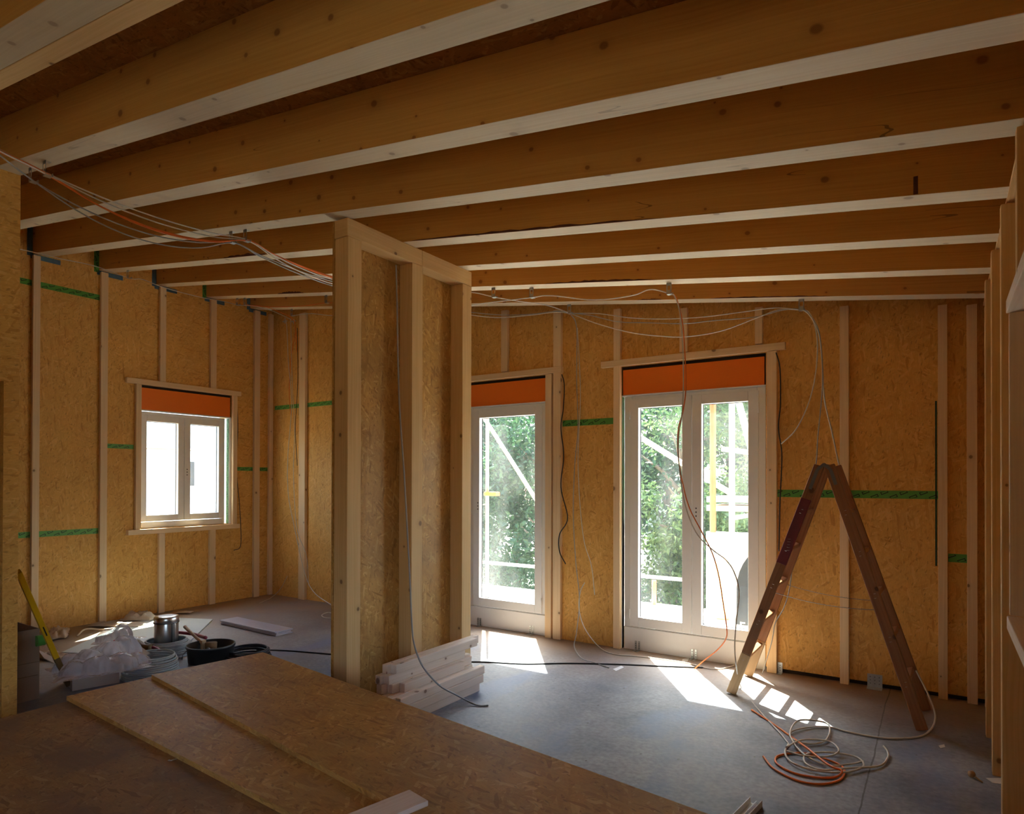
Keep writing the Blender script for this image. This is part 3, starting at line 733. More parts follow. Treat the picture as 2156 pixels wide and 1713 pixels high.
# plank end lying on the top board
p0 = at(722, 1716, z=ZT+.02); p1 = at(862, 1661, z=ZT+.02); d = (p1-p0); ang = math.atan2(d.y, d.x)
mb = MB(); mb.box(-.9, d.length, -.115, 0, 0, .02)
o = mb.build('timber_plank', 'planed_wood', bevel=.003); o.location = (p0.x, p0.y, ZT+.0003); o.rotation_euler = (0, 0, ang)
tag(o, 'pinkish planed plank end lying on the top OSB board at the bottom edge', 'plank')
# white profile end on the floor at the bottom edge
p0 = at(1548, 1740, z=.0); p1 = at(1592, 1694, z=.0); d = p1-p0; ang = math.atan2(d.y, d.x)
mb = MB(); mb.box(-.6, d.length, -.03, .03, 0, .003); mb.box(-.6, d.length, -.03, -.027, .003, .03); mb.box(-.6, d.length, .027, .03, .003, .03); mb.box(-.6, d.length, -.004, 0, .003, .02)
o = mb.build('metal_profile', 'white_trim'); o.location = (p0.x, p0.y, .001); o.rotation_euler = (0, 0, ang)
tag(o, 'end of a white channel profile lying on the floor at the bottom edge', 'profile')
for (px, py, lab) in ((356, 1603, 'tiny bright screw lying on the dirty sheet beside the middle board edge'),):
    p = at(px, py, z=zb+.0225); mb = MB(); mb.tube([p+Vector((0, 0, .003)), p+Vector((.006, .03, .003))], .0025); mb.lathe([(.006, -.001), (.006, .001)], p+Vector((0, 0, .006)), 10)
    tag(mb.build('screw', 'steel', smooth=True), lab, 'screw')

# ------------------------------------------------------------------ stack of short battens beside the partition
LW, LH = .046, .0600
pieces = [  # right face X, Y near, Y far, z, label
 (-2.875, 3.20, 3.92, 0, 'rounded off-cut lying lowest at the front of the batten stack'),
 (-2.862, 3.07, 3.95, 1, 'front off-cut of the second layer of the stack, dark knot on its face'),
 (-2.866, 3.06, 3.97, 2, 'front off-cut of the third layer, its square end nearest the OSB pile'),
 (-2.925, 3.16, 3.80, 3, 'short off-cut lying back on the fourth layer of the stack'),
 (-2.985, 3.08, 3.88, 4, 'long off-cut second from the top at the front of the stack'),
 (-2.972, 3.13, 4.02, 5, 'topmost front off-cut of the stack'),
 (-3.021, 3.10, 4.10, 5, 'topmost rear off-cut of the stack'),
 (-3.034, 3.05, 3.95, 4, 'rear off-cut second from the top, its end standing left of the others'),
 (-2.974, 3.10, 3.95, 3, 'off-cut of the fourth layer with its end in shade'),
 (-3.023, 3.05, 4.0, 3, 'rear left off-cut of the fourth layer'),
 (-2.915, 2.85, 3.9, 2, 'long off-cut of the third layer reaching out under the OSB pile'),
 (-2.965, 3.05, 3.95, 2, 'middle off-cut of the third layer'),
 (-3.014, 3.10, 3.9, 2, 'rear off-cut of the third layer'),
 (-2.913, 3.1, 3.9, 1, 'middle off-cut of the second layer'),
 (-2.963, 3.1, 3.9, 1, 'inner off-cut of the second layer'),
 (-3.013, 3.1, 3.9, 1, 'rear off-cut of the second layer'),
 (-2.926, 3.1, 3.9, 0, 'middle off-cut on the floor under the stack'),
 (-2.976, 3.1, 3.9, 0, 'inner off-cut on the floor under the stack'),
 (-3.026, 3.1, 3.9, 0, 'rear off-cut on the floor under the stack'),
 (-3.10, 2.80, 3.75, 0, 'off-cut on the floor between the stack and the partition'),
 (-3.104, 2.72, 3.70, 1, 'off-cut pushed out towards the OSB pile, tight against the partition')]
for i, (xr, y0, y1, k, lab) in enumerate(pieces):
    mb = MB(); mb.box(-LW, 0, 0, y1-y0, 0, LH-.0005)
    o = mb.build('batten_offcut', 'planed_wood', bevel=.005); o.location = (xr, y0, k*LH+.0003)
    tag(o, lab, 'timber', 'short battens stacked beside the partition')

# ------------------------------------------------------------------ step ladder
root = thing('step_ladder', 'old brown wooden double step ladder standing open before the back wall', 'ladder', (-.68, 5.1, 0))
TOPZ = 1.675
def rail(pb, pt, w_, t_, nm='rail', mats=('ladder_wood',), parent=root, s0=0., s1=1.):
    """slab from pb to pt; w_ in the X-Z plane across, t_ along Y"""
    pb = Vector(pb); pt = Vector(pt); u = (pt-pb).normalized(); yv = Vector((0, 1, 0)); yv = (yv-u*yv.dot(u)).normalized(); x = yv.cross(u)
    L = (pt-pb).length; mb = MB(); T = Matrix((x, yv, u)).transposed().to_4x4(); T.translation = pb
    mb.box(-w_/2, w_/2, -t_/2, t_/2, L*s0, L*s1, mat=T)
    return mb.build(nm, list(mats), parent, bevel=.005)
fA = at(1543, 1450, z=0.01); fB = at(1577, 1416, z=0.01); fC = at(1940, 1528, z=0.01); fD = at(1962, 1500, z=0.01)
fA = Vector((-1.305, 4.90, 0.004)); fB = Vector((-1.31, 5.42, .004)); fC = Vector((-.112, 4.84, .004)); fD = Vector((-.10, 5.27, .004))
tA = Vector((-.722, 4.985, TOPZ)); tB = Vector((-.722, 5.33, TOPZ)); tC = Vector((-.655, 4.95, TOPZ)); tD = Vector((-.655, 5.30, TOPZ))
RW, RT = .068, .026
for (a, b, cfoot, red) in ((fA, tA, True, True), (fB, tB, True, False), (fC, tC, False, False), (fD, tD, False, False)):
    if cfoot:
        rl = rail(a, b, RW, RT, 'rail', ('ladder_wood',), s0=.18); rail(a, b, RW, RT, 'rail_foot', ('ladder_foot',), s0=0, s1=.18)
    else: rail(a, b, RW, RT)
    if red: rail(a, b, RW+.002, RT+.002, 'red_paint', ('ladder_red',), s0=.58, s1=.86)
for (a, b, c, d_) in ((fA, tA, fB, tB), (fC, tC, fD, tD)):
    for k in range(1, 6):
        t = k/6.2
        p, q = a.lerp(b, t), c.lerp(d_, t)
        u = (b-a).normalized(); yv = (q-p).normalized(); x = yv.cross(u).normalized()
        mb = MB(); T = Matrix((x, yv, x.cross(yv))).transposed().to_4x4(); T.translation = p
        mb.box(-.02, .02, .005, (q-p).length-.005, -.014, .014, mat=T)
        mb.build('rung', 'ladder_wood', root, bevel=.004)
        mb = MB(); n = (-yv).normalized()
        for s_ in (-.009, .009):
            c0 = p-yv*(RT/2+.0015)+x*s_*.3+u*s_*1.6
            mb = MB(); mb.tube([c0-x*.006, c0+x*.006], .0012, 5); mb.build('staple', 'steel', root)
for (t0, f0, y) in ((tA, fA, None), (tC, fC, None)):
    u = (f0-t0).normalized(); mb = MB()
    pts = [t0+Vector((.034 if t0 is tA else -.034, -.018, .008)), t0+u*.03+Vector((0, -.018, 0)), t0+u*.20+Vector((0, -.018, 0))]
    for i in range(2):
        a, b = pts[i], pts[i+1]; uu = (b-a).normalized(); x = Vector((0, 1, 0)).cross(uu).normalized()
        T = Matrix((x, Vector((0, 1, 0)), x.cross(Vector((0, 1, 0))))).transposed().to_4x4(); T.translation = a
        L = (b-a).length; sgn = 1 if x.cross(Vector((0, 1, 0))).dot(uu) > 0 else -1
        mb.box(-.011, .011, -.002, .002, min(0, sgn*L), max(0, sgn*L), mat=T)
    mb.build('hinge_plate', 'dark_steel', root, bevel=.001)
mb = MB(); mb.tube([(-.6885, 4.935, TOPZ+.002), (-.6885, 5.36, TOPZ+.002)], .007); mb.build('hinge_pin', 'dark_steel', root, smooth=True)
for t in (.46,):
    for (a, b, c, d_, dz) in ((fA, tA, fC, tC, .02), (fB, tB, fD, tD, .02)):
        p, q = a.lerp(b, t), c.lerp(d_, t-.03); mb = MB(); n = 46
        for k in range(n):
            s0 = k/n; s1 = (k+1)/n
            f = lambda s: p.lerp(q, s)-Vector((0, 0, .05*4*s*(1-s)*.6))
            mb.tube([f(s0), f((s0+s1)/2)+Vector((0, .002*(1 if k % 2 else -1), .0015)), f(s1)], .0022, 4)
        mb.build('spreader_chain', 'dark_steel', root)
mb = MB()
for k in range(5):
    p = fA.lerp(tA, .64+.012*k)-Vector((-.012+.005*k, RT/2+.0012, 0)); mb.lathe([(.011-.002*k % .006, -.0005), (.012, .0005)], p, 8, mat=None)
mb.build('paint_splash', 'white_trim', root)

# ------------------------------------------------------------------ cable clips and cables
def clip(lab, px, py, ci, drop=.085):
    p = at(px, py, roofoff=0); y, bw_ = beams[ci]; yy = min(max(p.y, y+.012), y+bw_-.012)
    k = Vector((p.x, yy, roof(p.x))); mb = MB()
    w_ = .02
    mb.box(-w_, w_, -.001, .001, -.0, -.001)
    mb = MB(); mb.box(-w_, w_, -.016, .016, -.002, -.0005)
    mb.box(-w_, w_, -.0165, -.015, -drop, -drop+.03); mb.box(-w_, -w_+.008, -.0165, -.015, -drop, -.002); mb.box(w_-.008, w_, -.0165, -.015, -drop, -.002); mb.box(-w_, w_, -.0165, -.015, -.022, -.002)
    mb.box(-w_, w_, -.0165, .022, -drop-.0015, -drop); mb.box(-w_, w_, .0205, .022, -drop, -drop+.018)
    o = mb.build('cable_clip', 'galvanised'); o.location = k; tag(o, lab, 'clip', 'steel cable clips under the beams')
    return k-Vector((0, -.003, drop-.004))
C = {}
C['a1'] = clip('lower left steel cable clip near the inner wall top', 70, 354, 1)
C['a2'] = clip('upper steel cable clip near the inner wall top, holding the orange cables', 100, 340, 1)
C['b1'] = clip('left one of the two cable clips on the beam before the partition', 490, 488, 3)
C['b2'] = clip('right one of the two cable clips on the beam before the partition', 520, 484, 3)
C['c1'] = clip('single clip under the beam end close to the left wall', 272, 569, 4)
C['d1'] = clip('leftmost clip of the pair in the far left corner', 502, 628, 6)
C['d2'] = clip('second clip of the pair in the far left corner', 535, 632, 6)
C['d3'] = clip('clip just left of the partition under the second beam from the back', 690, 622, 6)
C['e1'] = clip('clip under the last beam left of the partition', 620, 652, 7)
C['f1'] = clip('first clip right of the partition', 1041, 606, 6)
C['f2'] = clip('second clip right of the partition', 1121, 606, 6)
C['g1'] = clip('clip under the last beam between the two doors', 1200, 641, 7)
C['f3'] = clip('clip above the double door where the orange cable turns down', 1410, 596, 6)
C['g2'] = clip('rightmost clip, holding the three drooping cables', 1688, 630, 7)
def cable(lab, pts, m='cable_white', r=.0045, group='loose installation cables', k=8, name='cable'):
    mb = MB(); mb.tube(smooth_path(pts, k), r, 7)
    return tag(mb.build(name, m, smooth=True), lab, 'cable', group)
def sag(a, b, s, dx=0, n=5):
    a, b = Vector(a), Vector(b)
    return [a.lerp(b, i/n)-Vector((dx*4*(i/n)*(1-i/n), 0, s*4*(i/n)*(1-i/n))) for i in range(n+1)]
def V(*a): return Vector(a)
A0 = at(-30, 305, Y=1.3)
def bunch(lab, a, b, c, s1, s2, m, dz=0, dy=0, r=.0045):
    o_ = V(0, dy, dz); pts = [A0+o_]+sag(a+o_, b+o_, s1)+sag(b+o_, c+o_, s2)[1:]
    cable(lab, pts, m, r)
E1 = at(730, 590, Y=4.1)
bunch('orange cable swinging under the beams from the inner wall top to the partition', C['a2'], C['b2'], E1+V(0, 0, .0), .12, .03, 'cable_orange', 0, 0)
bunch('second orange cable running close along the first one', C['a2'], C['b2'], E1+V(0, 0, -.015), .135, .035, 'cable_orange', .006, .008)
bunch('pale cable hanging highest in the left cable bunch', C['a2'], C['b2'], E1+V(0, 0, -.03), .05, .045, 'cable_white', .010, .004)
bunch('pale cable second highest in the left cable bunch', C['a2'], C['b2'], E1+V(0, 0, -.06), .075, .055, 'cable_white', .002, .012)
bunch('grey cable hanging below the orange ones from the lower clip', C['a1'], C['b1'], E1+V(-.05, 0, -.03), .12, .03, 'cable_grey', .004, .0)
bunch('lowest grey cable of the left bunch, hanging from the lower clip', C['a1'], C['b1'], E1+V(-.05, 0, -.07), .17, .03, 'cable_grey', .0, .006)
cable('thin white cable along the top of the left wall under the beam ends', [at(30, 522, X=-6.9)]+[at(*p, X=-7.45) for p in ((90, 535), (130, 545), (200, 560))]+[C['c1']+V(0, 0, -.002)]+[at(*p, X=-7.4) for p in ((300, 588), (345, 605), (420, 625), (470, 634))]+[C['d1'], at(540, 645, X=-7.1), at(575, 655, X=-6.95), at(612, 672, X=-6.75)], 'cable_white', .004)
cable('orange cable curving across the far left corner to the wall bundle', [C['d2'], at(560, 646, Y=5.1), at(585, 655, Y=5.3), at(615, 670, Y=5.5), at(622, 690, Y=5.58), at(625, 740, Y=5.6)], 'cable_orange', .004)
cable('pale orange cable strung level between the far left clips towards the partition', [C['d2']]+sag(C['d2'], C['d3'], .035)[1:]+[at(740, 640, Y=4.9)], 'cable_orange', .004)
cable('thin white cable from the last clip left of the partition, passing behind it', [C['e1'], at(655, 660, Y=5.4), at(700, 664, Y=5.4), at(780, 660, Y=5.3)], 'cable_white', .004)
cable('white cable falling from the far corner to the floor, curving right', [at(600, 668, Y=5.55), at(604, 690, Y=5.56), at(607, 760, Y=5.57), at(614, 850, Y=5.57), at(606, 960, Y=5.57), at(607, 1040, Y=5.56), at(620, 1110, Y=5.55), at(640, 1200, Y=5.5), at(660, 1245, Y=5.3), at(700, 1275, Y=5.2)], 'cable_white', .0045)
cable('second white cable falling in the far corner beside the curving one', [at(612, 672, Y=5.58), at(615, 800, Y=5.6), at(620, 900, Y=5.6), at(618, 1000, Y=5.6), at(625, 1110, Y=5.6), at(645, 1170, Y=5.58), at(650, 1232, Y=5.56)], 'cable_white', .004)
cable('orange cable hanging straight down the back wall near the corner', [at(622, 700, Y=5.6), at(612, 760, Y=5.6), at(609, 830, Y=5.6), at(613, 880, Y=5.6)], 'cable_orange', .004)
cable('dark cable hanging behind the white ones in the far corner', [at(626, 690, Y=5.61), at(627, 800, Y=5.61), at(622, 900, Y=5.61), at(626, 980, Y=5.61)], 'cable_black', .004)
for px in (600, 618):
    p = at(px, 676, Y=5.6); mb = MB(); mb.box(-.045, .045, -.004, .004, -.008, .008); mb.box(-.008, .008, -.004, .004, -.03, .03)
    o = mb.build('cable_clamp', 'galvanised'); o.location = p; tag(o, 'small cross-shaped cable clamp on the back wall in the far corner, %s of two' % ('left' if px == 600 else 'right'), 'clamp')
cable('thin cable on the floor in the far left corner', [at(545, 1270, z=.005), at(570, 1258, z=.006), at(590, 1240, Y=5.62), at(605, 1212, Y=5.63)], 'cable_white', .0035)
cable('white cable loop end on the floor at the left edge of the partition', [at(735, 1300, z=.006), at(700, 1301, z=.006), at(682, 1299, z=.006), at(678, 1294, z=.006), at(690, 1289, z=.006), at(703, 1291, z=.006)], 'cable_white', .006)
# right of the partition
cable('white cable from the partition over two clips, then down the double door', [at(960, 655, Y=4.9), at(994, 642, Y=4.9)]+[at(1070, 632, Y=4.85), C['f2'], at(1160, 622, Y=4.8), at(1250, 631, Y=4.8), at(1330, 622, Y=4.8), at(1370, 609, Y=4.8), C['f3'], at(1421, 625, Y=4.78), at(1432, 660, Y=4.78), at(1437, 720, Y=4.78), at(1439, 800, Y=4.78), at(1436, 870, Y=4.78), at(1429, 920, Y=4.78), at(1430, 980, Y=4.8), at(1442, 1060, Y=4.85), at(1465, 1120, Y=4.9), at(1498, 1155, Y=4.9), at(1530, 1180, Y=4.9), at(1548, 1210, Y=4.9), at(1556, 1250, Y=4.88), at(1550, 1310, Y=4.86), at(1547, 1360, Y=4.8), at(1550, 1400, Y=4.75), at(1560, 1445, z=.007), at(1600, 1497, z=.007), at(1640, 1540, z=.007), at(1660, 1565, z=.007)], 'cable_white', .0045)
cable('orange cable hanging down in front of the double door to the floor coil', [C['f3']+V(.01, 0, 0), at(1424, 628, Y=4.79), at(1437, 680, Y=4.79), at(1443, 760, Y=4.79), at(1444, 820, Y=4.79), at(1438, 865, Y=4.79), at(1428, 905, Y=4.79), at(1428, 960, Y=4.8), at(1438, 1020, Y=4.84), at(1452, 1070, Y=4.88), at(1478, 1120, Y=4.9), at(1500, 1165, Y=4.9), at(1513, 1210, Y=4.9), at(1522, 1265, Y=4.92), at(1530, 1320, Y=4.95), at(1528, 1345, Y=5.0), at(1510, 1368, Y=5.1), at(1485, 1388, Y=5.2), at(1462, 1408, z=.007)], 'cable_orange', .0045)
cable('white cable from behind the partition over the first clip to the clip between the doors', [at(960, 612, Y=4.9), at(1000, 616, Y=4.85), C['f1'], at(1095, 634, Y=5.0), at(1150, 642, Y=5.25), C['g1']], 'cable_white', .0045)
cable('upper slack cable behind the partition edge up to the clip between the doors', [at(960, 652, Y=5.3), at(1000, 658, Y=5.35), at(1060, 663, Y=5.4), at(1120, 661, Y=5.4), at(1170, 655, Y=5.4), C['g1']+V(0, 0, .003)], 'cable_grey', .004)
cable('lower slack cable behind the partition edge up to the clip between the doors', [at(960, 656, Y=5.3), at(1000, 664, Y=5.35), at(1050, 668, Y=5.4), at(1110, 664, Y=5.4), at(1170, 657, Y=5.4), C['g1']+V(0, .005, 0)], 'cable_white', .004)
cable('top one of three slack cables between the rightmost clips', [C['g1'], at(1260, 660, Y=5.4), at(1330, 669, Y=5.4), at(1400, 671, Y=5.4), at(1480, 667, Y=5.4), at(1560, 657, Y=5.4), at(1630, 648, Y=5.4), C['g2']], 'cable_white', .004)
cable('middle one of three slack cables between the rightmost clips', [C['g1'], at(1240, 663, Y=5.4), at(1300, 677, Y=5.4), at(1360, 679, Y=5.4), at(1440, 681, Y=5.4), at(1500, 675, Y=5.4), at(1590, 667, Y=5.4), at(1650, 652, Y=5.4), C['g2']+V(0, 0, .003), at(1703, 660, Y=5.35), at(1722, 690, Y=5.3), at(1730, 740, Y=5.25), at(1731, 820, Y=5.25), at(1722, 920, Y=5.25), at(1716, 990, Y=5.3), at(1690, 1080, Y=5.45), at(1672, 1170, Y=5.5), at(1662, 1240, Y=5.5), at(1650, 1280, Y=5.5), at(1632, 1312, Y=5.52), at(1625, 1350, Y=5.5), at(1605, 1418, z=.007)], 'cable_grey', .004)
cable('lowest deeply drooping cable of the rightmost clips, ending loose', [C['g1'], at(1260, 682, Y=5.4), at(1330, 700, Y=5.4), at(1400, 708, Y=5.4), at(1450, 708, Y=5.4), at(1520, 696, Y=5.4), at(1590, 670, Y=5.4), at(1640, 652, Y=5.4), C['g2']+V(0, .004, 0), at(1705, 660, Y=5.35), at(1718, 695, Y=5.3), at(1721, 740, Y=5.3), at(1715, 800, Y=5.3), at(1700, 855, Y=5.3), at(1675, 905, Y=5.35), at(1645, 934, Y=5.4)], 'cable_white', .0045)
cable('white cable from the rightmost clip over the ladder to the floor coil', [C['g2']+V(.01, 0, .002), at(1706, 665, Y=5.35), at(1724, 700, Y=5.3), at(1731, 760, Y=5.3), at(1736, 840, Y=5.3), at(1752, 910, Y=5.3), at(1768, 985, Y=5.34), at(1790, 1080, Y=5.38), at(1830, 1200, Y=5.38), at(1880, 1320, Y=5.35), at(1915, 1385, Y=5.34), at(1936, 1425, Y=5.22), at(1956, 1465, Y=5.14), at(1969, 1505, z=.03), at(1960, 1535, z=.008), at(1930, 1551, z=.007), at(1860, 1553, z=.007), at(1790, 1541, z=.007), at(1745, 1530, z=.007), at(1700, 1531, z=.01), at(1666, 1540, z=.012), at(1668, 1555, z=.012), at(1700, 1565, z=.012), at(1735, 1560, z=.012), at(1747, 1540, z=.015), at(1740, 1522, z=.02), at(1700, 1515, z=.06), at(1675, 1520, z=.05), at(1664, 1548, z=.02), at(1690, 1585, z=.018), at(1740, 1610, z=.014), at(1790, 1608, z=.012), at(1818, 1602, z=.012)], 'cable_white', .0055, name='floor_cable')
cable('white cable coil on the floor, its loose end curling up at the right', [at(1660, 1565, z=.007), at(1653, 1585, z=.012), at(1670, 1606, z=.014), at(1720, 1622, z=.014), at(1780, 1625, z=.014), at(1818, 1612, z=.014), at(1800, 1592, z=.014), at(1740, 1583, z=.016), at(1697, 1588, z=.02), at(1696, 1606, z=.02), at(1730, 1620, z=.02), at(1790, 1616, z=.02), at(1850, 1612, z=.01), at(1869, 1595, z=.01), at(1868, 1580, z=.02), at(1860, 1570, z=.03)], 'cable_white', .0055, name='floor_cable')
cable('second white cable ring lying inside the floor coil', [at(1655, 1572, z=.02), at(1690, 1557, z=.024), at(1745, 1560, z=.024), at(1766, 1580, z=.024), at(1740, 1592, z=.024), at(1690, 1590, z=.024), at(1656, 1580, z=.024)], 'cable_white', .0055, name='floor_cable')
cable('orange cable running over the floor into rings in front of the ladder', [at(1583, 1494, z=.007), at(1620, 1518, z=.007), at(1660, 1546, z=.007), at(1700, 1575, z=.03), at(1745, 1610, z=.03), at(1772, 1622, z=.026), at(1760, 1635, z=.007), at(1720, 1636, z=.007), at(1670, 1626, z=.007), at(1635, 1606, z=.007), at(1640, 1590, z=.007), at(1690, 1585, z=.007), at(1740, 1598, z=.010), at(1776, 1616, z=.008), at(1770, 1640, z=.007), at(1730, 1650, z=.007), at(1680, 1643, z=.007), at(1630, 1618, z=.007), at(1607, 1592, z=.01)], 'cable_orange', .006, name='floor_cable')
cable('black wire hanging from the head batten beside the single door', [at(1183, 788, Y=5.6), at(1188, 810, Y=5.6), at(1186, 860, Y=5.6), at(1181, 900, Y=5.6), at(1187, 960, Y=5.6), at(1181, 1025, Y=5.6), at(1195, 1090, Y=5.6), at(1178, 1125, Y=5.6), at(1178, 1160, Y=5.6), at(1191, 1187, Y=5.6)], 'cable_black', .0055)
cable('black wire hanging down the wall right of the double door', [at(1634, 742, Y=5.6), at(1642, 775, Y=5.6), at(1643, 850, Y=5.6), at(1639, 900, Y=5.6), at(1646, 960, Y=5.6), at(1642, 1060, Y=5.6), at(1640, 1160, Y=5.6)], 'cable_black', .005)
cable('black wire hanging beside the right edge of the small window', [at(499, 850, X=XL+.02), at(501, 900, X=XL+.02), at(498, 985, X=XL+.02), at(504, 1060, X=XL+.03), at(507, 1110, X=XL+.08), at(506, 1150, X=XL+.06), at(492, 1158, X=XL+.04)], 'cable_black', .0045)
cable('pale cable hanging between the doors from the clip and curling out onto the floor', [C['g1'], at(1214, 690, Y=5.55), at(1214, 800, Y=5.6), at(1217, 900, Y=5.6), at(1210, 980, Y=5.6), at(1207, 1080, Y=5.6), at(1212, 1180, Y=5.58), at(1220, 1260, Y=5.55), at(1214, 1330, Y=5.45), at(1209, 1360, Y=5.4), at(1225, 1385, z=.03), at(1250, 1394, z=.006), at(1282, 1405, z=.006)], 'cable_grey', .0045)
cable('pale cable hanging between the doors, loose end at knee height', [at(1216, 690, Y=5.6), at(1222, 830, Y=5.61), at(1217, 960, Y=5.6), at(1221, 1060, Y=5.6), at(1230, 1140, Y=5.6), at(1245, 1190, Y=5.6), at(1252, 1252, Y=5.6)], 'cable_white', .004)
cable('pale cable bowed out from the wall between the doors, then along the floor', [at(1231, 1226, Y=5.6), at(1222, 1245, Y=5.58), at(1219, 1280, Y=5.5), at(1230, 1320, Y=5.4), at(1258, 1358, z=.03), at(1290, 1376, z=.006), at(1350, 1382, z=.006), at(1440, 1394, z=.006), at(1500, 1408, z=.006), at(1540, 1402, z=.006), at(1556, 1392, z=.006)], 'cable_white', .0045)
cable('dark cable along the floor from the black coil past the partition', [at(540, 1368, z=.01), at(600, 1369, z=.006), at(700, 1377, z=.006), at(850, 1390, z=.006), at(940, 1392, z=.006), at(1020, 1393, z=.006), at(1100, 1397, z=.006), at(1200, 1396, z=.006), at(1300, 1398, z=.006), at(1400, 1402, z=.006), at(1480, 1405, z=.006)], 'cable_black', .006, name='floor_cable')
cable('grey cable hanging down the partition and over the batten stack to the floor', [at(834, 558, X=XP-.06), at(836, 640, X=XP-.03), at(838, 760, X=XP+.0), at(842, 870, X=XP+.02), at(851, 1000, X=XP+.04), at(862, 1200, X=XP+.08), at(867, 1310, X=-3.05), at(872, 1355, X=-2.97), at(886, 1395, X=-2.905), at(905, 1422, X=-2.85), at(930, 1446, X=-2.83), at(960, 1462, X=-2.80), at(990, 1478, z=.02), at(1010, 1485, z=.007), at(1028, 1484, z=.007)], 'cable_grey', .006)

# ------------------------------------------------------------------ brackets at the foot of the back wall
def bracket(lab, px, py, y=None, single=False):
    p = at(px, py, Y=y or YB-.004); mb = MB()
    for s_ in ((-.024, .008) if not single else (-.016,)):
        wd = .018 if not single else .036
        mb.box(s_, s_+wd, -.003, 0, 0, .085); mb.box(s_, s_+wd, -.06, -.003, 0, .003)
        for q in (.022, .042, .062): mb.tube([(s_+wd/2, -.0045, q), (s_+wd/2, -.002, q)], .004, 8, mi=1)
    o = mb.build('angle_bracket', ['galvanised', 'gasket']); o.location = (p.x, y or YB-.004, .001)
    tag(o, lab, 'bracket', 'galvanised angle brackets on the floor')
bracket('angle bracket at the foot of the single door, left one', 1009, 1300, YF-.008)
bracket('angle bracket at the foot of the single door, right one', 1119, 1318, YF-.008)
bracket('angle bracket at the left foot of the double door', 1342, 1350, YF-.008)
bracket('angle bracket at the middle foot of the double door', 1461, 1370, YF-.008)
bracket('angle bracket right of the double door, beside the ladder foot', 1642, 1405, None, True)
root = thing('hold_down_bracket', 'broad galvanised hold-down plate at the foot of the back wall seen through the ladder', 'bracket', (at(1842, 1440, Y=YB).x, YB-.004, .001))
q = root.location; mb = MB(); mb.box(q.x-.05, q.x+.05, YB-.006, YB-.002, .0, .10); mb.box(q.x-.05, q.x+.05, YB-.075, YB-.006, .0, .004)
mb.build('plate', 'galvanised', root); mb = MB()
for dx in (-.03, 0, .03):
    for dz in (.03, .055, .08): mb.tube([(q.x+dx, YB-.0075, dz), (q.x+dx, YB-.005, dz)], .004, 8)
mb.build('nail_head', 'dark_steel', root)

# ------------------------------------------------------------------ clutter on the floor at the left
# big carton
cx0, cx1, cy0, cy1, ch = -5.80, -5.385, 1.48, 2.03, .50
root = thing('carton', 'tall brown cardboard carton behind the inner wall edge', 'carton', ((cx0+cx1)/2, (cy0+cy1)/2, 0))
mb = MB(); t = .006
mb.box(cx0, cx1, cy0, cy1, .001, t); mb.box(cx0, cx0+t, cy0, cy1, t, ch); mb.box(cx1-t, cx1, cy0, cy1, t, ch); mb.box(cx0+t, cx1-t, cy0, cy0+t, t, ch); mb.box(cx0+t, cx1-t, cy1-t, cy1, t, ch)
mb.build('carton_body', 'cardboard', root)
mb = MB(); mb.box(cx1, cx1+.0015, cy0+.01, cy1-.01, .17, .175); mb.box(cx1, cx1+.0015, cy0, cy1, .265, .268); mb.build('crease', 'brown_dirt', root)
p = at(78, 1349, X=-5.37)
mb = MB(); mb.tube([p+V(0, -.005, 0), p+V(0, .045, 0)], .038, 20); mb.tube([p+V(0, .045, 0), p+V(0, .047, 0)], .018, 14, mi=1)
tag(mb.build('tape_roll', ['tape_green', 'paper'], smooth=False), 'roll of green tape stuck against the tall carton', 'tape roll')
# yellow level bar leaning on the inner wall
pb = at(143, 1440, z=.03); pt = at(38, 1203, X=-5.05); u = (pt-pb); 
def slab(pb, pt, w_, t_, nm, m, parent, s0, s1, side=Vector((0, 1, 0))):
    u = (pt-pb).normalized(); y = (side-u*side.dot(u)).normalized(); x = y.cross(u); L = (pt-pb).length
    T = Matrix((x, y, u)).transposed().to_4x4(); T.translation = pb; mb = MB(); mb.box(-w_/2, w_/2, -t_/2, t_/2, L*s0, L*s1, mat=T); return mb.build(nm, m, parent, bevel=.003)
root = thing('spirit_level', 'long yellow spirit level leaning against the inner wall beside the cartons', 'level', pb)
slab(pb, pt, .05, .035, 'level_body', 'yellow_paint', root, .27, 1.0); slab(pb, pt, .05, .035, 'level_foot', 'brown_dirt', root, 0, .269)
slab(pb, pt, .052, .010, 'vial_window', 'black_plastic', root, .48, .56, side=Vector((0, 1, 0))).location.x += 0
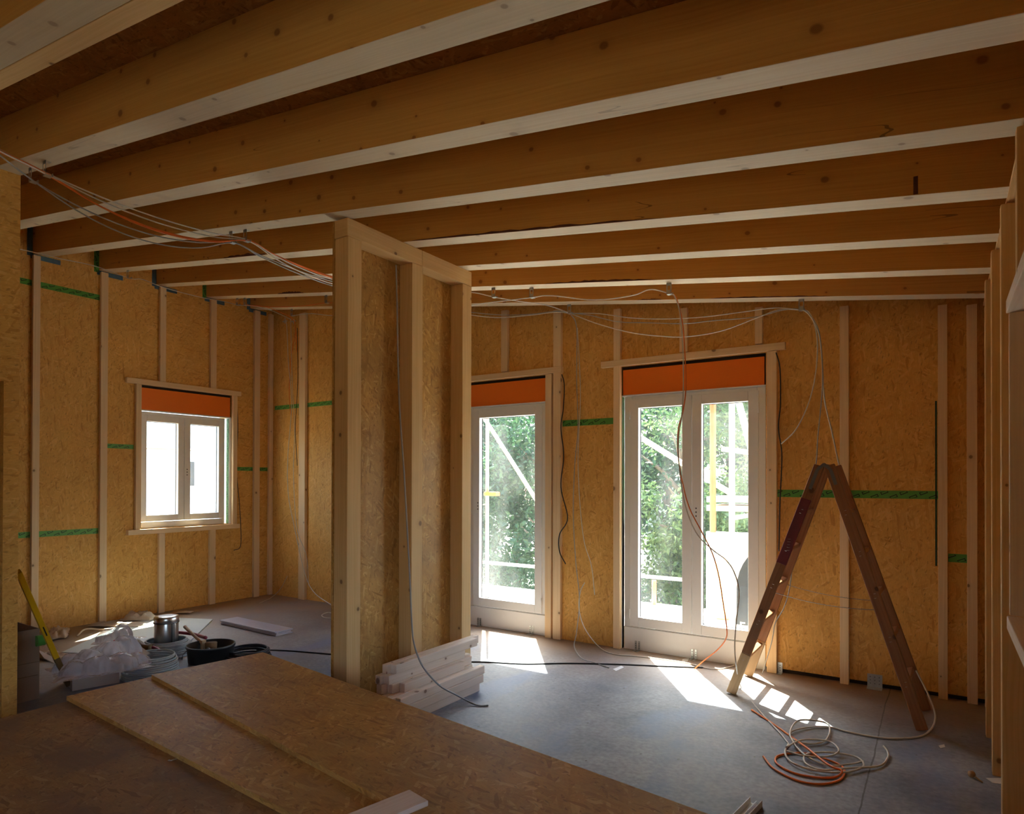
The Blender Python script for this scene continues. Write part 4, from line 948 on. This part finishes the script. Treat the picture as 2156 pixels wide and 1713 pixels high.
# small open carton with crumpled film
root = thing('open_carton', 'low open cardboard box with white flaps, crumpled film spilling over it', 'carton', at(200, 1450, z=0))
a = at(152, 1455, z=0.0); b = at(251, 1437, z=0.0); ux = (b-a); ux.z = 0; L = ux.length; ux.normalize(); uy = V(-ux.y, ux.x, 0); hh = .14; Dp = .32
T = Matrix((ux, uy, V(0, 0, 1))).transposed().to_4x4(); T.translation = V(a.x, a.y, 0.001)
mb = MB(); t = .005
mb.box(0, L, 0, t, 0, hh, mat=T); mb.box(0, L, Dp-t, Dp, 0, hh, mat=T); mb.box(0, t, t, Dp-t, 0, hh, mat=T); mb.box(L-t, L, t, Dp-t, 0, hh, mat=T); mb.box(t, L-t, t, Dp-t, 0, t, mat=T)
mb.build('box_body', 'cardboard_light', root)
def flap(x0, x1, y0, y1, hinge, ang):
    mb = MB(); 
    if hinge == 'L': R = Matrix.Translation((0, 0, hh)) @ Matrix.Rotation(ang, 4, 'Y'); mb.box(-.22, 0, 0, Dp, -.002, .002, mat=T @ R)
    elif hinge == 'R': R = Matrix.Translation((L, 0, hh)) @ Matrix.Rotation(ang, 4, 'Y'); mb.box(0, .22, 0, Dp, -.002, .002, mat=T @ R)
    mb.build('box_flap', 'cardboard_light', root)
flap(0, 0, 0, 0, 'L', math.radians(38)); flap(0, 0, 0, 0, 'R', math.radians(-12))
# crumpled film: displaced quilt of folds
def crumple(lab, c, rx, ry, hz, seed, name, m, n=46, ang=0, cat='film', ridge=.7, base=.0, thin=False, group=None, puffs=None):
    rnd = random.Random(seed); from mathutils import noise as nz_
    mb = MB(); vs_ = []
    ca, sa = math.cos(ang), math.sin(ang)
    for j in range(n+1):
        for i in range(n+1):
            u, v = i/n*2-1, j/n*2-1
            rr = math.hypot(u, v); th = math.atan2(v, u)
            rim = 1+.22*nz_.noise(V(math.cos(th)*1.6+seed, math.sin(th)*1.6, 0))+.06*nz_.noise(V(math.cos(th)*6+seed, math.sin(th)*6, 1))
            x, y = u*rx*rim, v*ry*rim
            p = V(u*2.2+seed, v*2.2, 0)
            f = (.6+nz_.noise(p*.8)*.6+(.2-abs(nz_.noise(p*1.7)))*.6+(.1-abs(nz_.noise(p*5)))*.12) if 'film' in name else (.5+nz_.noise(p)*.7+nz_.noise(p*2.3)*.3+(.16-abs(nz_.noise(p*3.1)))*.8)
            env = max(0, 1-max(abs(u), abs(v))**3)
            z = base+hz*env*(.25+ridge*max(0, f))+.004
            if puffs:
                zz = 0
                for (pu, pv, pr, ph) in puffs:
                    q2 = 1-((u-pu)**2+(v-pv)**2)/pr**2
                    if q2 > 0: zz = max(zz, ph*q2**.42)
                z = base+hz*(zz+.10*env*(1+nz_.noise(p*1.5))+.10*zz*(nz_.noise(p*3.2)+.5*(.25-abs(nz_.noise(p*6)))*2))+.004
            x += .05*rx*nz_.noise(p*3+V(9, 0, 0)); y += .05*ry*nz_.noise(p*3+V(0, 9, 0))
            vs_.append((c[0]+x*ca-y*sa, c[1]+x*sa+y*ca, c[2]+z))
    mb.v = vs_
    for j in range(n):
        for i in range(n):
            k = j*(n+1)+i; mb.f.append((k, k+1, k+n+2, k+n+1)); mb.uv.append([(0, 0)]*4); mb.mi.append(0)
    o = mb.build(name, m, smooth=not thin)
    sl = o.modifiers.new('thick', 'SOLIDIFY'); sl.thickness = .001
    return tag(o, lab, cat, group)
fc = at(205, 1405, z=.16)
crumple('crumpled clear plastic film heaped on the small open carton', (fc.x-.03, fc.y+.04, .145), .34, .25, .20, 3, 'plastic_film', 'plastic_film', n=80, ang=math.atan2(ux.y, ux.x), puffs=[(-.55, -.35, .36, .42), (-.15, -.55, .34, .5), (.3, -.5, .42, .45), (.68, -.25, .30, .35), (-.25, .1, .40, .62), (.2, .25, .42, .75), (.55, .35, .34, .9), (-.6, .35, .34, .5), (.0, .62, .3, .55)])
crumple('second wad of clear film beside the wire coil, puffed up', (at(230, 1385, z=0).x-.05, at(230, 1385, z=0).y+.1, .12), .17, .15, .16, 11, 'plastic_film', 'plastic_film', n=60, ang=.6, puffs=[(-.4, -.3, .5, .6), (.3, -.2, .5, .9), (0, .4, .5, .7)])
# white boards on the floor
def quad_board(lab, pts, z, t, m, name, cat, mats=None):
    P = [at(px, py, z=z+t) for px, py in pts]; mb = MB(); n = len(P)
    mb.face([V(p.x, p.y, z+t) for p in P], [(p.x, p.y) for p in P]); mb.face([V(p.x, p.y, z) for p in reversed(P)], [(p.x, p.y) for p in reversed(P)])
    for i in range(n):
        a, b = P[i], P[(i+1) % n]; mb.face([V(a.x, a.y, z), V(b.x, b.y, z), V(b.x, b.y, z+t), V(a.x, a.y, z+t)], [(0, 0)]*4)
    return tag(mb.build(name, m), lab, cat)
quad_board('large light grey plasterboard sheet flat on the floor under the steel canister, streaked by sun', [(130, 1372), (362, 1385), (448, 1303), (330, 1298), (250, 1318)], .001, .0125, 'gypsum', 'plasterboard_sheet', 'board')
# paper scraps
for k, (px, py, rx, ry, hz, an, lab) in enumerate(((284, 1303, .17, .09, .12, .6, 'crumpled brown paper standing up against the left wall behind the canister'),
        (388, 1291, .09, .05, .02, .5, 'small paper scrap right behind the steel canister by the left wall'),
        (232, 1315, .30, .07, .05, .5, 'strip of brown paper lying along the left wall'),
        (120, 1338, .22, .09, .08, -.5, 'torn paper lying between the tall carton and the left wall'),
        (105, 1385, .18, .08, .06, .2, 'crumpled paper on the floor right behind the tall carton'))):
    p = at(px, py, z=0); crumple(lab, (max(p.x, XL+.08+rx), p.y, .012), rx, ry, hz, 20+k, 'paper_scrap', 'paper', n=18, ang=an, cat='paper')
cable('curl of pale tape backing lying on the floor behind the film', [at(163, 1338, z=.01), at(175, 1326, z=.03), at(190, 1323, z=.03), at(215, 1325, z=.01), at(250, 1321, z=.008)], 'paper', .010, group=None, name='tape_scrap')
# wire coils
def coil(lab, c, R0, R1, n, h_, m, r=.0075, seed=1, wob=.008, turns_shift=.004):
    rnd = random.Random(seed); root = thing('cable_coil', lab, 'coil', (c.x, c.y, 0)); 
    for k in range(n):
        t = k/max(1, n-1); R_ = R0+(R1-R0)*t+rnd.uniform(-.004, .004); z = r+h_*t; ph = rnd.uniform(0, 6.28); ex, ey = rnd.uniform(-wob, wob), rnd.uniform(-wob, wob)
        pts = [(c.x+ex+(R_+.004*math.sin(3*a_+ph))*math.cos(a_), c.y+ey+R_*math.sin(a_), z+.003*math.sin(2*a_+ph)) for a_ in [2*math.pi*q/40 for q in range(40)]]
        mb = MB(); mb.tube(pts, r, 7, closed=True); mb.build('winding', m, root, smooth=True)
    return root
c1 = at(318, 1398, z=.09); coil('upright stack of grey conduit rings beside the film, open in the middle', V(c1.x, c1.y, 0), .205, .165, 11, .155, 'conduit_grey', seed=3)
c1i = V(c1.x, c1.y, 0)
cc = at(348, 1362, z=.05); ccx = V(cc.x, cc.y, 0)
coil('flat wide coil of grey conduit around the foot of the steel canister', ccx, .26, .165, 10, .105, 'conduit_grey', seed=5, r=.009)
coil('coil of black cable lying behind the bucket', V(*at(520, 1378, z=.03).to_tuple()[:2], 0), .20, .17, 7, .07, 'cable_black', seed=8, wob=.02, r=.007)
# steel canister
p = at(348, 1346, z=0.0); pc = V(ccx.x-.02, ccx.y+.02, .0)
root = thing('steel_canister', 'shiny steel canister with lid standing in the middle of the grey coil', 'canister', (pc.x, pc.y, .0))
mb = MB(); mb.lathe([(.098, .002), (.10, .006), (.10, .285), (.098, .29)], pc, 40); mb.build('body', 'steel', root, smooth=True)
mb = MB(); mb.lathe([(.102, .280), (.1035, .284), (.1035, .318), (.097, .326), (.06, .330), (.0001, .330)], pc, 40); mb.build('lid', 'steel', root, smooth=True)
mb = MB(); mb.lathe([(.1065, .268), (.1075, .274), (.1065, .28)], pc, 40); mb.build('lid_band', 'dark_steel', root, smooth=True)
mb = MB(); mb.box(pc.x+.10, pc.x+.122, pc.y-.012, pc.y+.012, .01, .27); mb.build('side_rail', 'dark_steel', root, bevel=.003)
# black bucket with tools
bc = at(437, 1392, z=0); bc = V(bc.x, bc.y+.03, 0.001)
root = thing('bucket', 'black plastic mortar bucket half hidden behind the OSB boards', 'bucket', bc)
bh = at(439, 1354, Y=bc.y).z
mb = MB(); mb.lathe([(.0001, 0), (.175, 0), (.18, .01), (.190, bh-.02), (.198, bh-.018), (.198, bh), (.186, bh), (.172, .02), (.0001, .018)], bc, 44); mb.build('bucket_body', 'black_plastic', root, smooth=True)
mb = MB(); mb.tube([(bc.x-.205, bc.y, bh-.02), (bc.x-.218, bc.y-.07, bh-.06), (bc.x-.18, bc.y-.15, bh-.09), (bc.x-.09, bc.y-.205, bh-.10)], .004, 6); mb.build('handle_wire', 'dark_steel', root, smooth=True)
mb = MB(); mb.lathe([(.0001, .0), (.172, 0), (.178, .035), (.0001, .04)], bc+V(0, 0, .02), 30); tag(mb.build('rubble', 'brown_dirt', smooth=True), 'dark mortar leftovers filling the bottom of the black bucket', 'mortar')
root = thing('hammer', 'hammer with brown handle sticking out of the black bucket to the upper left', 'hammer', bc+V(0, 0, .1))
h0 = bc+V(-.05, .0, .10); h1 = at(389, 1319, Y=bc.y+.05)
mb = MB(); mb.tube([h0, h0.lerp(h1, .5), h1], [.012, .013, .015], 10); mb.build('handle', 'tool_wood', root, smooth=True)
mb = MB(); mb.tube([h0+V(-.05, .02, .0), h0+V(.05, -.02, .0)], .014, 10); mb.build('head', 'dark_steel', root, smooth=True)
root = thing('masonry_brush', 'brush with wooden back standing in the black bucket', 'brush', bc+V(0, 0, .1))
q = at(428, 1352, Y=bc.y); 
mb = MB(); mb.box(q.x-.014, q.x+.014, bc.y-.02, bc.y+.02, .085, q.z+.02); mb.build('handle', 'tool_wood', root, bevel=.004)
mb = MB(); mb.tube([V(q.x+.07, bc.y+.03, .07), V(q.x+.07, bc.y+.03, bh+.0)], [.045, .05], 14); mb.build('bristles', 'bristle', root, smooth=True)
# bolt cutter
root = thing('bolt_cutter', 'red-handled bolt cutter lying over the coil and behind the bucket', 'bolt cutter', at(330, 1366, z=.1))
P = [at(287, 1352, z=.17), at(300, 1362, z=.15), at(318, 1365, z=.14), at(338, 1372, z=.13)]
mb = MB(); mb.tube(smooth_path([at(255, 1353, z=.16)]+P[:2]+[at(318, 1364, z=.145)], 6), .03, 10); mb.build('jaw', 'brown_dirt', root, smooth=True)
mb = MB(); mb.tube(smooth_path([at(300, 1359, z=.15), at(316, 1361, z=.15), at(330, 1365, z=.14), at(337, 1370, z=.13)], 6), .013, 9); mb.build('handle', 'red_grip', root, smooth=True)
mb = MB(); mb.tube(smooth_path([at(240, 1350, z=.17), at(252, 1346, z=.17), at(268, 1349, z=.16)], 6), .013, 9); mb.build('handle', 'red_grip', root, smooth=True)
cable('red handle bar lying behind the bucket next to the canister', [at(370, 1331, z=.12), at(385, 1332, z=.12), at(405, 1334, z=.12), at(420, 1338, z=.13), at(433, 1342, z=.15)], 'red_grip', .016, group=None, name='pry_bar')
# folded grey sheet
a, b, c_ = at(462, 1314, z=0.0), at(578, 1340, z=0.0), at(612, 1332, z=0.0)
ux = (b-a).normalized(); uy = V(-ux.y, ux.x, 0); L = (b-a).length; T = Matrix((ux, uy, V(0, 0, 1))).transposed().to_4x4(); T.translation = V(a.x, a.y, .001)
mb = MB(); Wd = .21; n = 10
def layer(z0, z1, w0, w1):
    prof = [(w0, z0)]+[(w0-.5*(z1-z0)*math.sin(math.pi*k/n), z0+(z1-z0)*(1-math.cos(math.pi*k/n))/2) for k in range(1, n)]+[(w0, z1), (w1, z1)]+[(w1+.5*(z1-z0)*math.sin(math.pi*k/n), z1-(z1-z0)*(1-math.cos(math.pi*k/n))/2) for k in range(1, n)]+[(w1, z0)]
    b_ = len(mb.v); m_ = len(prof)
    for x in (0, L):
        for (y, z) in prof: mb.v.append(tuple(T @ V(x, y, z)))
    for k in range(m_):
        l = (k+1) % m_; mb.f.append((b_+k, b_+l, b_+m_+l, b_+m_+k)); mb.uv.append([(0, 0)]*4); mb.mi.append(0)
    mb.f.append(tuple(b_+k for k in reversed(range(m_)))); mb.uv.append([(0, 0)]*m_); mb.mi.append(0)
    mb.f.append(tuple(b_+m_+k for k in range(m_))); mb.uv.append([(0, 0)]*m_); mb.mi.append(0)
layer(0, .012, .02, Wd); layer(.016, .028, .03, Wd-.02); layer(.032, .046, .01, Wd)
mb2 = mb; mb = mb2
mb.box(0.0, L, .02, .045, .010, .034, mat=T)
tag(mb.build('folded_sheet', 'sheet_grey', bevel=0), 'folded grey plastic sheet lying alone on the floor right of the canister', 'sheet')
# small things on the floor
p = at(2043, 1636, z=0); mb = MB(); mb.tube([p+V(0, 0, .017), p+V(.012, .012, .017)], .017, 16); mb.tube([p+V(.012, .012, .012), p+V(.05, -.05, .006)], .004, 6)
tag(mb.build('wooden_disc', 'tool_wood', smooth=True), 'little round yellowish disc on the floor near the right stud wall', 'disc')
for (pts, lab) in (([(1290, 1408), (1308, 1401), (1314, 1404), (1297, 1412)], 'white paper scrap on the floor between the two doors'),
                   ([(1437, 1387), (1452, 1384), (1448, 1391), (1436, 1393)], 'small pale wood chip in front of the double door'),
                   ([(1976, 1569), (1988, 1566), (1990, 1572), (1980, 1574)], 'pale chip on the floor right of the ladder'),
                   ([(2075, 1637), (2120, 1637), (2112, 1650), (2090, 1647)], 'flat grey plastic scrap at the foot of the right studs')):
    quad_board(lab, pts, .001, .002, 'white_trim' if 'white' in lab else 'plank_grey', 'floor_scrap', 'scrap')

# ------------------------------------------------------------------ outside
mb = MB(); mb.box(-60, 60, YB+.3, 80, -3.2, -3.0); mb.box(-60, XL-.3, -40, YB+.3, -3.2, -3.0); mb.box(XL-.3, 60, -40, ROOM_Y0-.3, -3.2, -3.0); mb.box(XE+.3, 60, ROOM_Y0-.3, YB+.3, -3.2, -3.0); struct(mb.build('ground', 'soil'))
mb = MB(); mb.box(-9.5, 2.5, YB+.28, 8.1, -.25, -.02); tag(mb.build('terrace_slab', 'terrace'), 'sunlit white terrace outside the glazed doors', 'terrace')
def pole(lab, a, b, r=.024, m='scaffold_zinc', name='scaffold_pole', group='scaffold tubes outside the doors'):
    mb = MB(); mb.tube([a, b], r, 14); return tag(mb.build(name, m, smooth=True), lab, 'scaffold pole', group)
YS = 6.9
pole('upright scaffold tube seen at the left edge of the single door pane', V(at(1026, 1000, Y=YS).x, YS, -.02), V(at(1026, 1000, Y=YS).x, YS, 4.2))
pole('steep pale scaffold brace crossing the single door pane', at(1012, 868, Y=YS+.06), at(1165, 1108, Y=YS+.06), .026)
pole('horizontal guard rail seen low in the door panes', V(-7.2, YS, .50), V(at(1452, 1222, Y=YS).x, YS, .50), .02)
pole('pale scaffold brace rising through both leaves of the double door', at(1320, 903, Y=YS+.06), at(1545, 1042, Y=YS+.06), .03)
xr_ = at(1501, 1000, Y=YS-.3).x
rp = pole('rusty orange upright pole behind the right leaf of the double door', V(xr_, YS-.3, -.02), V(xr_, YS-.3, 4.2), .027)
mb = MB(); mb.tube([V(xr_, YS-.3, at(1501, 1120, Y=YS-.3).z), V(xr_, YS-.3, 4.18)], .030, 14); mb.build('rusty_upper', 'scaffold_rust', rp, smooth=True)  # rust only on the upper pole; pale tube below imitates overexposure
xr_ = at(1541, 1000, Y=YS).x
pole('pale upright scaffold tube right of the rusty pole', V(xr_, YS, -.02), V(xr_, YS, 4.2), .03)
pole('steep pale brace at the top right of the double door', at(1555, 845, Y=YS+.1), at(1592, 985, Y=YS+.1), .034)
pole('short horizontal tube behind the top of the right leaf', at(1520, 945, Y=YS+.04), at(1610, 956, Y=YS+.04), .026)
for (a, b, lab) in (((1496, 1050), (1620, 1062), 'upper scaffold plank seen edge on through the right leaf'), ((1496, 1068), (1620, 1082), 'lower scaffold plank seen edge on through the right leaf')):
    p, q = at(*a, Y=YS+.3), at(*b, Y=YS+.3); mb = MB(); mb.box(p.x, q.x, YS+.15, YS+.75, p.z-.03, p.z+.03)
    tag(mb.build('scaffold_plank', 'plank_grey', bevel=.004), lab, 'plank')
p = at(1036, 1040, Y=YS-.03); mb = MB(); mb.box(p.x-.10, p.x+.09, YS-.075, YS+.02, p.z-.022, p.z+.03); tag(mb.build('scaffold_coupler', 'scaffold_rust', bevel=.006), 'rusty coupler on the upright tube in the single door pane', 'coupler')
pq = at(1540, 1066, Y=YS+.3)
pole('short transom tube carrying the scaffold planks', V(xr_, YS-.02, pq.z-.11), V(xr_, YS+.8, pq.z-.11), .024)
# dark rounded shed end with letters, bright container
root = thing('dark_cover', 'dark grey rounded cover with pale letters outside the right door leaf', 'cover', (at(1575, 1250, Y=7.4).x, 7.5, 0))
pl = at(1551, 1330, Y=7.4); R_ = .62; cxx = pl.x+R_; zt_ = at(1583, 1150, Y=7.4).z; mb = MB()
zlo = -.02; zc = zt_-R_*.75
prof = [(cxx+R_, zlo), (cxx+R_, zc)]+[(cxx+R_*math.cos(a_), zc+R_*.95*math.sin(a_)) for a_ in [math.pi*k/20 for k in range(1, 20)]]+[(cxx-R_, zc), (cxx-R_, zlo)]
mb.prism(prof, 7.4, 7.9); mb.build('cover_body', 'shed_dark', root)
def letter(ch, x, z, h_, y):
    mb = MB(); t = h_*.2; w_ = h_*.62
    if ch == 'C': mb.box(x, x+t, y-.004, y, z, z+h_); mb.box(x+t, x+w_, y-.004, y, z, z+t); mb.box(x+t, x+w_, y-.004, y, z+h_-t, z+h_)
    if ch == 'H': mb.box(x, x+t, y-.004, y, z, z+h_); mb.box(x+w_-t, x+w_, y-.004, y, z, z+h_); mb.box(x+t, x+w_-t, y-.004, y, z+h_/2-t/2, z+h_/2+t/2)
    mb.build('letter', 'letter_grey', root)
lz = at(1562, 1326, Y=7.4); letter('C', lz.x-.02, lz.z, .09, 7.4); lz2 = at(1579, 1328, Y=7.4); letter('H', lz2.x-.02, lz.z, .09, 7.4)
p = at(1520, 1262, Y=7.6); q = at(1520, 1178, Y=7.6); mb = MB(); mb.box(p.x-.09, p.x+.10, 7.55, 7.8, -.02, q.z)
tag(mb.build('yellow_sack', 'yellow_cloth', bevel=.03), 'yellow sack standing outside the right door leaf', 'sack')
mb = MB(); mb.box(at(1484, 1300, Y=7.9).x, at(1600, 1300, Y=7.9).x, 7.95, 8.05, -.02, at(1530, 1120, Y=8).z); tag(mb.build('white_screen', 'render_white'), 'bright white screen standing on the terrace behind the scaffold', 'screen')
p = at(1389, 1240, Y=8.2); mb = MB(); mb.tube([V(p.x, 8.0, -.02), V(p.x, 8.0, at(1389, 1222, Y=8.0).z)], .03, 10); tag(mb.build('marker_post', 'scaffold_rust', smooth=True), 'short orange post on the terrace seen through the left door leaf', 'post')

# trees
def tree(lab, c, rad, hgt, z0, nleaf, m, seed, trunk=True, big=1.):
    rnd = random.Random(seed); root = thing('tree', lab, 'tree', (c[0], c[1], -3.0), 'trees outside the doors')
    mb = MB(); cl = []
    for _ in range(46):
        a_, rr, t = rnd.uniform(0, 6.283), rad*math.sqrt(rnd.random()), rnd.random()
        s_ = math.sin(math.pi*(.12+.8*t)); cl.append((c[0]+rr*s_*math.cos(a_), c[1]+rr*s_*math.sin(a_)*.8, z0+hgt*t, rnd.uniform(.35, .8)))
    for _ in range(int(nleaf*(1.8 if big == 1 else 1.5))):
        q = cl[rnd.randrange(len(cl))]; d = V(rnd.gauss(0, 1), rnd.gauss(0, 1), rnd.gauss(0, .8)); d.normalize(); d *= q[3]*rnd.random()**.4*1.25
        p = V(q[0], q[1], q[2])+d; s_ = rnd.uniform(.042, .082)*big
        n_ = V(rnd.gauss(0, 1), rnd.gauss(0, 1), rnd.gauss(.6, 1)).normalized(); x = n_.orthogonal().normalized(); x.rotate(Matrix.Rotation(rnd.uniform(0, 6.28), 3, n_)); y = n_.cross(x)
        mb.face([p-x*s_, p-y*s_*.5+n_*.01, p+x*s_, p+y*s_*.5+n_*.01], [(0, 0)]*4)
    mb.build('foliage', m, root)
    if trunk:
        mb = MB(); b0 = V(c[0], c[1], -3.0); pts = [b0, b0+V(.1, 0, 1.5), V(c[0]+.05, c[1], z0+hgt*.35), V(c[0]-.1, c[1], z0+hgt*.75)]
        mb.tube(smooth_path(pts, 5), [.17-.007*i for i in range(16)], 10)
        for k in range(9):
            t = .25+.06*k; s0 = V(c[0], c[1], z0+hgt*t); e = s0+V(rnd.uniform(-1, 1)*rad*.8, rnd.uniform(-.6, .6)*rad, rnd.uniform(.3, 1.1))
            mb.tube([s0, s0.lerp(e, .5)+V(0, 0, .1), e], [.06, .04, .015], 6)
        mb.build('trunk', 'bark', root, smooth=True)
TR = [((-9.6, 12.6), 2.1, 6.6, -2.4, 8500, 'leaf_dark', 'dense green tree behind the left part of the single door pane'),
      ((-6.9, 12.2), 2.0, 7.0, -2.6, 9000, 'leaf_dark', 'dark leafy tree filling the single door pane'),
      ((-4.5, 13.4), 2.0, 7.6, -1.6, 8500, 'leaf_sunlit', 'bright sunlit tree in the left leaf of the double door'),
      ((-2.6, 13.0), 1.8, 7.6, -.6, 8000, 'leaf_sunlit', 'sunlit tree in the upper right leaf of the double door'),
      ((-.8, 14.2), 2.0, 7.0, -1.2, 6000, 'leaf_dark', 'tree at the far right edge of the double door view'),
      ((-6.0, 16.5), 3.0, 8.0, -2.6, 9000, 'leaf_dark', 'tree standing farther back behind the gap of the others'),
      ((-12.6, 15.5), 2.8, 8.0, -2.6, 7000, 'leaf_dark', 'tree far left behind the single door')]
for i, (c, r_, h_, z_, n_, m_, lab) in enumerate(TR): tree(lab, c, r_, h_, z_, n_, m_, 40+i)
for i, (x, lab) in enumerate(((-17, 'tall dense tree in the far row, behind the single door'), (-12.6, 'broad tree of the far row between the single door and its left edge'), (-8.8, 'tree of the far row seen between the two doors'), (-5.2, 'tree of the far row in the left leaf of the double door'), (-1.6, 'tree of the far row behind the scaffold planks'), (2, 'tree of the far row at the right end'))):
    tree(lab, (x, 19.2), 3.0, 11.5, -2.4, 6500, 'leaf_dark', 80+i, big=2.1)
# pale house behind the trees
def house(name, lab, x0, x1, y0, y1, zt_, m, wins, face):
    root = thing(name, lab, 'building', ((x0+x1)/2, (y0+y1)/2, -3.0)); mb = MB(); mb.box(x0, x1, y0, y1, -3.0, zt_); mb.build('wall', m, root)
    mb = MB(); mb.box(x0-.25, x1+.25, y0-.25, y1+.25, zt_, zt_+.25); mb.build('roof_edge', 'render_white', root)
    for (a0, a1, z0, z1) in wins:
        mb = MB(); mk = MB()
        if face == 'Y': mb.box(a0, a1, y0-.03, y0+.02, z0, z1); mk.box(a0+.07, a1-.07, y0-.04, y0-.031, z0+.07, z1-.07)
        else: mb.box(x1-.02, x1+.03, a0, a1, z0, z1); mk.box(x1+.031, x1+.04, a0+.07, a1-.07, z0+.07, z1-.07)
        f_ = mb.build('window', 'window_white', root); mk.build('pane', 'shed_dark', f_)
house('neighbour_house', 'pale grey house seen faintly behind the trees through the double door', -10, 3, 25, 31, 1.5, 'house_grey', [(-6.2+1.7*k, -5.3+1.7*k, -1.2, .4) for k in range(5)], 'Y')
xw = -15.5
pw0, pw1 = at(399, 995, X=xw), at(413, 995, X=xw); zt_, zb_ = at(405, 966, X=xw).z, at(405, 1028, X=xw).z
house('white_building', 'bright white rendered building opposite the small window', xw-6, xw, 3.0, 16, 6.5, 'render_white', [(pw0.y-.25, pw1.y, zb_, zt_)], 'X')
zl = at(400, 947, X=-8.7).z; mb = MB(); mb.tube([V(-8.7, 2.6, zl), V(-8.7, 8.5, zl)], .012, 8); tag(mb.build('guard_rail', 'scaffold_zinc', smooth=True), 'thin horizontal rail outside the small window', 'rail')
for yy, lb in ((2.7, 'near'), (8.4, 'far')): pole('scaffold upright outside the left wall, %s end of the rail' % lb, V(-8.7, yy, -3.0), V(-8.7, yy, zl+.1), .024, group=None)
bpy.context.view_layer.update()
